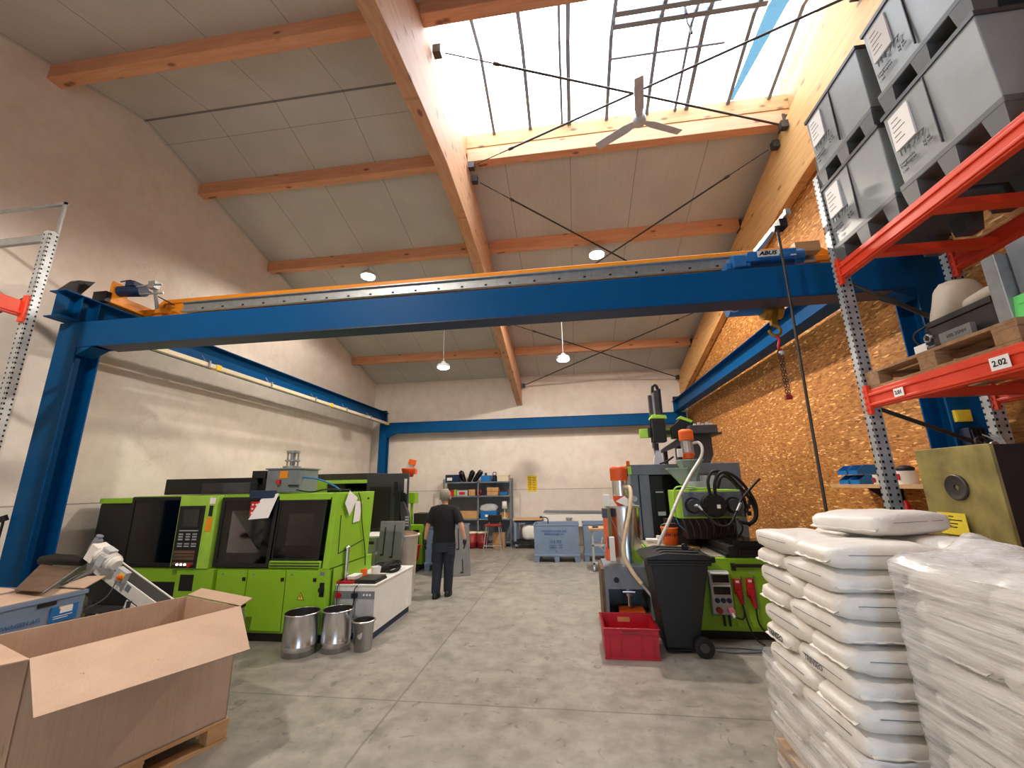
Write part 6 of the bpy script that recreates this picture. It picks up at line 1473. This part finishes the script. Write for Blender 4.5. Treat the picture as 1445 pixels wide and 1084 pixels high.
# ------------------------------------------------------------------ back of the hall
bs = thing('storage_shelf', 'grey metal storage shelf against the back wall', 'shelf', (-2.9, 13.2, 0))
for x in (-3.97, -2.87, -1.86):
    for y in (12.98, 13.42): build(MB().box(x - .02, x + .02, y - .02, y + .02, 0, 2.0 if x != -2.87 else 1.9), 'post', 'grey', bs)
for z in (1.87, 1.45, .77, .12): build(MB().box(-3.96, -1.87, 12.96, 13.44, z, z + .035), 'shelf_board', 'grey', bs)
build(MB().box(-3.96, -1.87, 13.43, 13.44, .15, 1.87), 'back_panel', 'grey', bs)
def bx(name, label, cat, mat, x0, x1, z, h, y0=13.02, y1=13.36, grp='things on the back shelf', taper=0):
    t = thing(name, label, cat, ((x0 + x1) / 2, (y0 + y1) / 2, z), 0, grp)
    build(MB().taper((x0 + taper, x1 - taper, y0 + taper, y1 - taper), (x0, x1, y0, y1), z, z + h), 'body', mat, t, bevel=.008); return t
ZT = 1.906
t = bx('plastic_crate', 'dark navy crate with white marks at the left end of the top shelf', 'crate', 'blue_dark', -3.94, -3.50, ZT, .23)
build(MB().box(-3.88, -3.72, 13.012, 13.02, ZT + .05, ZT + .14), 'white_mark', 'paper', t)
for k, (xa, xb) in enumerate(((-3.36, -3.47), (-3.22, -3.10), (-3.06, -2.84))):
    t = thing('rubber_boot', ('%s of three dark shiny boots standing upside down on the top shelf' % ('leftmost', 'middle', 'rightmost')[k]), 'boot', (xa, 13.2, ZT), 0, 'dark boots on the top shelf')
    b = MB(); A_ = Vector((xa, 13.2, ZT)); B_ = Vector((xb, 13.2, ZT + .30))
    b.tube([A_, A_.lerp(B_, .3), A_.lerp(B_, .7), B_ , B_ + Vector((.03, 0, .05))], [.06, .075, .085, .09, .05], 12); build(b, 'shaft', 'black_gloss', t)
t = bx('tool_box', 'bright blue box with a peg on the top shelf', 'box', 'label_blue', -2.80, -2.50, ZT, .19)
build(MB().box(-2.69, -2.63, 13.1, 13.2, ZT + .19, ZT + .27), 'peg', 'black', t)
t = thing('canister', 'dark blue round canister between the blue box and the beige box', 'canister', (-2.39, 13.2, ZT), 0, 'things on the back shelf')
build(MB().cyl((-2.39, 13.2, ZT), (-2.39, 13.2, ZT + .20), .075, n=18), 'body', 'blue_dark', t); build(MB().tube(bez([(-2.44, 13.2, ZT + .2), (-2.43, 13.2, ZT + .28), (-2.35, 13.2, ZT + .28), (-2.34, 13.2, ZT + .2)], 5), .012, 8), 'handle', 'black', t)
t = bx('storage_box', 'beige plastic box at the right end of the top shelf', 'box', 'cream', -2.29, -1.92, ZT, .20, taper=.015)
build(MB().box(-2.30, -1.91, 13.01, 13.37, ZT + .17, ZT + .205), 'lid', 'cream', t)
ZT = 1.486
t = thing('bottle', 'small pale bottle at the left end of the middle shelf', 'bottle', (-3.90, 13.1, ZT), 0, 'things on the back shelf')
build(MB().lathe([(.001, 0), (.045, 0), (.045, .20), (.018, .25), (.018, .29), (.001, .29)], (-3.90, 13.15, ZT), 14), 'body', 'sage', t)
t = bx('carton', 'red box on the left of the middle shelf', 'box', 'cee_red', -3.83, -3.66, ZT, .17)
bx('carton', 'dark green box behind the red box on the middle shelf', 'box', 'green', -3.65, -3.58, ZT, .19)
t = bx('parts_bin', 'pale grey parts bin with red contents on the middle shelf', 'box', 'light_grey', -3.56, -3.22, ZT, .17)
build(MB().box(-3.48, -3.30, 13.01, 13.02, ZT + .04, ZT + .12), 'red_front', 'cee_red', t)
bx('carton', 'tan carton in the middle of the middle shelf', 'box', 'card_tan', -3.18, -2.98, ZT, .19)
for k in range(2):
    t = thing('bottle', 'dark red bottle, %s of the pair on the middle shelf' % ('left', 'right')[k], 'bottle', (-2.93 + k * .10, 13.15, ZT), 0, 'things on the back shelf')
    build(MB().lathe([(.001, 0), (.04, 0), (.04, .14), (.016, .17), (.016, .2), (.001, .2)], (-2.93 + k * .10, 13.15, ZT), 14), 'body', 'dark_red', t)
bx('carton', 'lower tan carton of the pair on the right of the middle shelf', 'box', 'card_tan', -2.60, -2.26, ZT, .12)
bx('carton', 'upper tan carton of the pair on the right of the middle shelf', 'box', 'card_tan', -2.61, -2.25, ZT + .125, .12)
bx('tray', 'blue tray at the right end of the middle shelf', 'tray', 'label_blue', -2.22, -1.98, ZT, .10, taper=.015)
ZT = .806
bx('carton', 'long flat brown carton on the lower shelf', 'box', 'card_tan', -3.55, -2.88, ZT, .22)
t = bx('plastic_crate', 'dark blue crate with a clear bag on the lower shelf', 'crate', 'label_blue', -2.82, -2.30, ZT, .22, taper=.015)
build(MB().box(-2.66, -2.56, 13.012, 13.02, ZT + .05, ZT + .12), 'white_mark', 'paper', t)
s1 = sack_mesh(.25, .15, .13, 11, .7, amp=.25); s1.move(Matrix.Translation((-2.56, 13.2, ZT + .30))); solo(s1, 'plastic_bag', 'clear_bag', 'crumpled clear plastic bag in the blue crate on the lower shelf', 'bag', 'things on the back shelf')
t = thing('desk_lamp', 'white lamp shade on a thin stem at the right of the lower shelf', 'lamp', (-2.07, 13.1, ZT), 0)
build(MB().lathe([(.001, .50), (.07, .50), (.085, .28), (.083, .28), (.001, .30)], (-2.07, 13.1, ZT), 18), 'shade', 'white', t); build(MB().cyl((-2.07, 13.1, ZT), (-2.07, 13.1, ZT + .3), .02, n=8).cyl((-2.07, 13.1, ZT), (-2.07, 13.1, ZT + .02), .07, n=14), 'stem', 'cream', t)
bx('carton', 'small brown carton behind the lamp stem on the lower shelf', 'box', 'card_tan', -2.22, -1.95, ZT, .16, 13.2, 13.4)
for k, (x, r) in enumerate(((-3.02, .155), (-2.68, .165))):
    t = thing('drum', 'dark red drum with a pale lid under the shelf, %s of two' % ('left', 'right')[k], 'drum', (x, 12.78, 0), 0, 'red drums under the shelf')
    build(MB().lathe([(.001, 0), (r, 0), (r, .15), (r + .006, .16), (r, .17), (r, .42), (.001, .42)], (x, 12.78, 0), 26), 'body', 'dark_red', t)
    build(MB().lathe([(r + .008, .42), (r + .008, .455), (.001, .46)], (x, 12.78, 0), 26), 'lid', 'cream', t)
bx('carton', 'tan cardboard carton standing under the shelf behind the stool', 'box', 'card_tan', -2.38, -2.02, 0, .42, 12.72, 12.94, None)
stl = thing('work_stool', 'work stool with dark red seat and black backrest in front of the shelf', 'stool', (-2.3, 12.45, 0))
build(MB().box(-2.54, -2.06, 12.30, 12.62, .64, .70), 'seat', 'dark_red', stl, bevel=.02)
build(MB().box(-2.50, -2.08, 12.62, 12.66, .74, .94), 'backrest', 'black', stl, bevel=.015)
for sx in (-1, 1):
    for yy in (12.32, 12.62): build(MB().cyl((-2.3 + sx * .18, yy, .65), (-2.3 + sx * .26, yy + (-.05 if yy < 12.5 else .05), .0), .014, n=8), 'leg', 'alu', stl)
    build(MB().cyl((-2.3 + sx * .16, 12.64, .66), (-2.3 + sx * .16, 12.65, .9), .012, n=8), 'back_strut', 'alu', stl)
build(MB().tube([(-2.54, 12.28, .12), (-2.06, 12.28, .12), (-2.06, 12.66, .12), (-2.54, 12.66, .12), (-2.54, 12.28, .12)], .011, 8), 'foot_ring', 'alu', stl)
# wheeled table with a sack below
wt = thing('wheeled_table', 'wheeled work table with a wooden top and blue frame at the back wall', 'table', (-1.2, 12.9, 0))
build(MB().box(-1.76, -.9, 12.6, 13.3, .78, .815), 'table_top', 'bench_wood', wt, bevel=.004)
build(MB().box(-1.72, -.92, 12.64, 13.26, .70, .76), 'frame', 'blue_dark', wt)
for x in (-1.69, -.95):
    for y in (12.66, 13.24): build(MB().box(x - .03, x + .03, y - .03, y + .03, .16, .72), 'leg', 'blue_grey', wt)
build(MB().box(-1.72, -.92, 12.62, 13.26, .12, .20), 'lower_shelf', 'black', wt)
for x in (-1.66, -.98):
    c1 = build(MB().cyl((x - .02, 12.68, .06), (x + .02, 12.68, .06), .06, n=18), 'caster', 'rubber', wt); build(MB().box(x - .03, x + .03, 12.60, 12.72, .07, .12), 'fork', 'alu', c1)
s1 = sack_mesh(.30, .22, .25, 21, .6, amp=.08); s1.move(Matrix.Translation((-1.22, 12.9, .45))); solo(s1, 'sack', 'white', 'white sack lying under the wooden top of the wheeled table', 'sack')
# logo containers
container(1.09, .80, .86, 'pallet_container', 'blue-grey container with printed number standing at the back of the hall', 'blue_grey', (-.42, 10.92, 0), 0, None,
          [('VOLKSWAGEN AG', .07, -.05, .70, 'CENTER'), ('Behältermanagement', .055, -.05, .64, 'CENTER'), ('114 777', .085, -.02, .46, 'CENTER'), ('Leergewicht      kg 48', .035, -.02, .38, 'CENTER'), ('Tragfähigkeit      kg 500', .035, -.02, .33, 'CENTER'), ('l 380', .03, -.02, .25, 'CENTER')], rib=False, sheet=False)
container(1.05, .80, .86, 'pallet_container', 'second blue-grey container behind the small trolley', 'blue_grey', (.74, 11.05, 0), 0, None, (), rib=False, sheet=False)
solo(MB().tube(bez([(-.62, 10.72, .85), (-.62, 10.75, .96), (-.68, 10.75, 1.0), (-.78, 10.75, 1.0)], 6), .014, 8).box(-.82, -.76, 10.73, 10.77, .98, 1.03), 'hook_tool', 'steel_dark', 'dark bent hook rod sticking out of the numbered container', 'tool')
lt = thing('trough', 'long white trough with a grey top edge along the back wall', 'trough', (.1, 13.05, 0))
build(MB().box(-.86, 1.5, 12.9, 13.2, .58, .93), 'body', 'white', lt, bevel=.005)
build(MB().prism([(-.88, .97), (1.5, .93), (1.5, .99), (-.84, 1.03)], 1, 12.88, 13.22), 'top_edge', 'grey', lt)
for x in (-.7, .3, 1.3): build(MB().box(x - .03, x + .03, 12.95, 13.15, 0, .58), 'leg', 'grey', lt)
build(MB().lathe([(.10, .84), (.09, .80), (.02, .72), (.02, .69)], (-.12, 12.78, 0), 16).box(-.13, -.11, 12.86, 12.9, .78, .80), 'funnel', 'light_grey', lt)
tl = thing('trolley', 'small grey trolley with a wooden tray beside the dryer', 'trolley', (.6, 9.7, 0))
build(MB().box(.32, .98, 9.45, 9.95, .82, .87), 'wooden_tray', 'bench_wood', tl, bevel=.008)
for k in range(2): build(MB().box(.40 + k * .25, .52 + k * .25, 9.5, 9.62, .87, .90), 'dark_part', 'charcoal', tl)
for x in (.39, .92):
    for y in (9.5, 9.9): build(MB().box(x - .02, x + .02, y - .02, y + .02, .10, .82), 'leg', 'light_grey', tl)
for z in (.50, .14): build(MB().box(.37, .94, 9.48, 9.92, z, z + .03), 'shelf_board', 'light_grey', tl)
for x in (.39, .92): build(MB().cyl((x - .015, 9.5, .05), (x + .015, 9.5, .05), .05, n=16), 'caster', 'light_grey', tl)
# yellow notice
yn = thing('notice', 'yellow notice with dark text rows on the back wall', 'sign', (-1.23, 13.49, 1.59))
build(MB().box(-1.39, -1.08, 13.488, 13.498, 1.58, 2.07), 'board', 'yellow', yn)
for k in range(8):
    for q in range(2): build(MB().box(-1.36 + q * .14, -1.26 + q * .14 + .02 * (k % 2), 13.485, 13.488, 1.63 + k * .053, 1.655 + k * .053), 'text_row', 'brass', yn)

# ------------------------------------------------------------------ on the right wall and column
wsf = thing('wall_shelf', 'wooden wall shelf on the strand board wall behind the rack', 'shelf', (3.5, 5.2, 1.7))
build(MB().box(3.30, 3.715, 4.45, 6.0, 1.695, 1.735), 'board', 'bench_wood', wsf)
build(MB().box(3.30, 3.715, 4.45, 5.9, 1.26, 1.29), 'lower_board', 'bench_wood', wsf)
for y in (4.5, 5.4): build(MB().prism([(3.71, 1.695), (3.35, 1.695), (3.71, 1.40)], 1, y, y + .02), 'bracket', 'steel_dark', wsf)
for k in range(4):
    t = thing('parts_bin', 'blue open-front parts bin on the wall shelf, %s' % ('lower left', 'lower right', 'upper left', 'upper right')[k], 'bin', (3.48, 5.72 - .2 * (k % 2), 1.735 + .115 * (k // 2)), 0, 'blue parts bins')
    y = 5.82 - .20 * (k % 2); z = 1.735 + .115 * (k // 2)
    build(MB().box(3.40, 3.6, y - .09, y + .09, z, z + .008).box(3.59, 3.6, y - .09, y + .09, z, z + .11).prism([(3.36, z), (3.60, z), (3.60, z + .11), (3.44, z + .11), (3.36, z + .05)], 1, y - .092, y - .085).prism([(3.36, z), (3.60, z), (3.60, z + .11), (3.44, z + .11), (3.36, z + .05)], 1, y + .085, y + .092).box(3.36, 3.37, y - .09, y + .09, z, z + .05), 'shell', 'label_blue', t)
t = thing('pot', 'white pot with a red label on the wall shelf', 'pot', (3.45, 4.93, 1.735)); build(MB().cyl((3.45, 4.93, 1.735), (3.45, 4.93, 1.87), .09, n=18), 'body', 'white', t); build(MB().box(3.355, 3.365, 4.90, 4.97, 1.78, 1.84), 'label', 'cee_red', t); build(MB().ball((3.45, 4.93, 1.89), .08, 10, sc=(1, 1, .5)), 'contents', 'dark_iron', t)
t = thing('jar', 'clear jar beside the white pot on the wall shelf', 'jar', (3.45, 5.14, 1.735)); build(MB().cyl((3.45, 5.14, 1.735), (3.45, 5.14, 1.92), .08, n=18), 'glass', 'clear_tube', t); build(MB().cyl((3.45, 5.14, 1.737), (3.45, 5.14, 1.78), .075, n=18), 'contents', 'rust', t)
t = thing('mug', 'small mug with a dark red front on the wall shelf', 'mug', (3.42, 5.3, 1.735)); build(MB().cyl((3.42, 5.3, 1.735), (3.42, 5.3, 1.84), .05, n=16), 'body', 'white', t); build(MB().cyl((3.37, 5.3, 1.78), (3.365, 5.3, 1.78), .03, n=12), 'dark_front', 'dark_red', t)
for k in range(2):
    t = thing('bottle', 'red bottle on the lower wall board, %s of two' % ('left', 'right')[k], 'bottle', (3.45, 5.15 - k * .13, 1.29), 0, 'red bottles'); build(MB().lathe([(.001, 0), (.05, 0), (.05, .18), (.02, .24), (.02, .28), (.001, .28)], (3.45, 5.15 - k * .13, 1.29), 14), 'body', 'cee_red', t)
build(MB().box(3.30, 3.42, 4.02, 4.048, 2.26, 2.36).box(3.31, 3.41, 4.015, 4.02, 2.27, 2.34), 'document_pocket', 'yellow_card', cr_)
build(MB().box(3.31, 3.43, 3.95, 4.048, 2.0, 2.20), 'cable_connector', 'blue_dark', cr_)
cbn = MB()
for k in range(4): cbn.tube(bez([(3.32 + k * .03, 3.94, 2.18), (3.32 + k * .03, 3.93, 2.08), (3.33 + k * .03, 3.94, 1.98)], 4), .008, 6)
build(cbn, 'connector_cables', 'black', cr_)
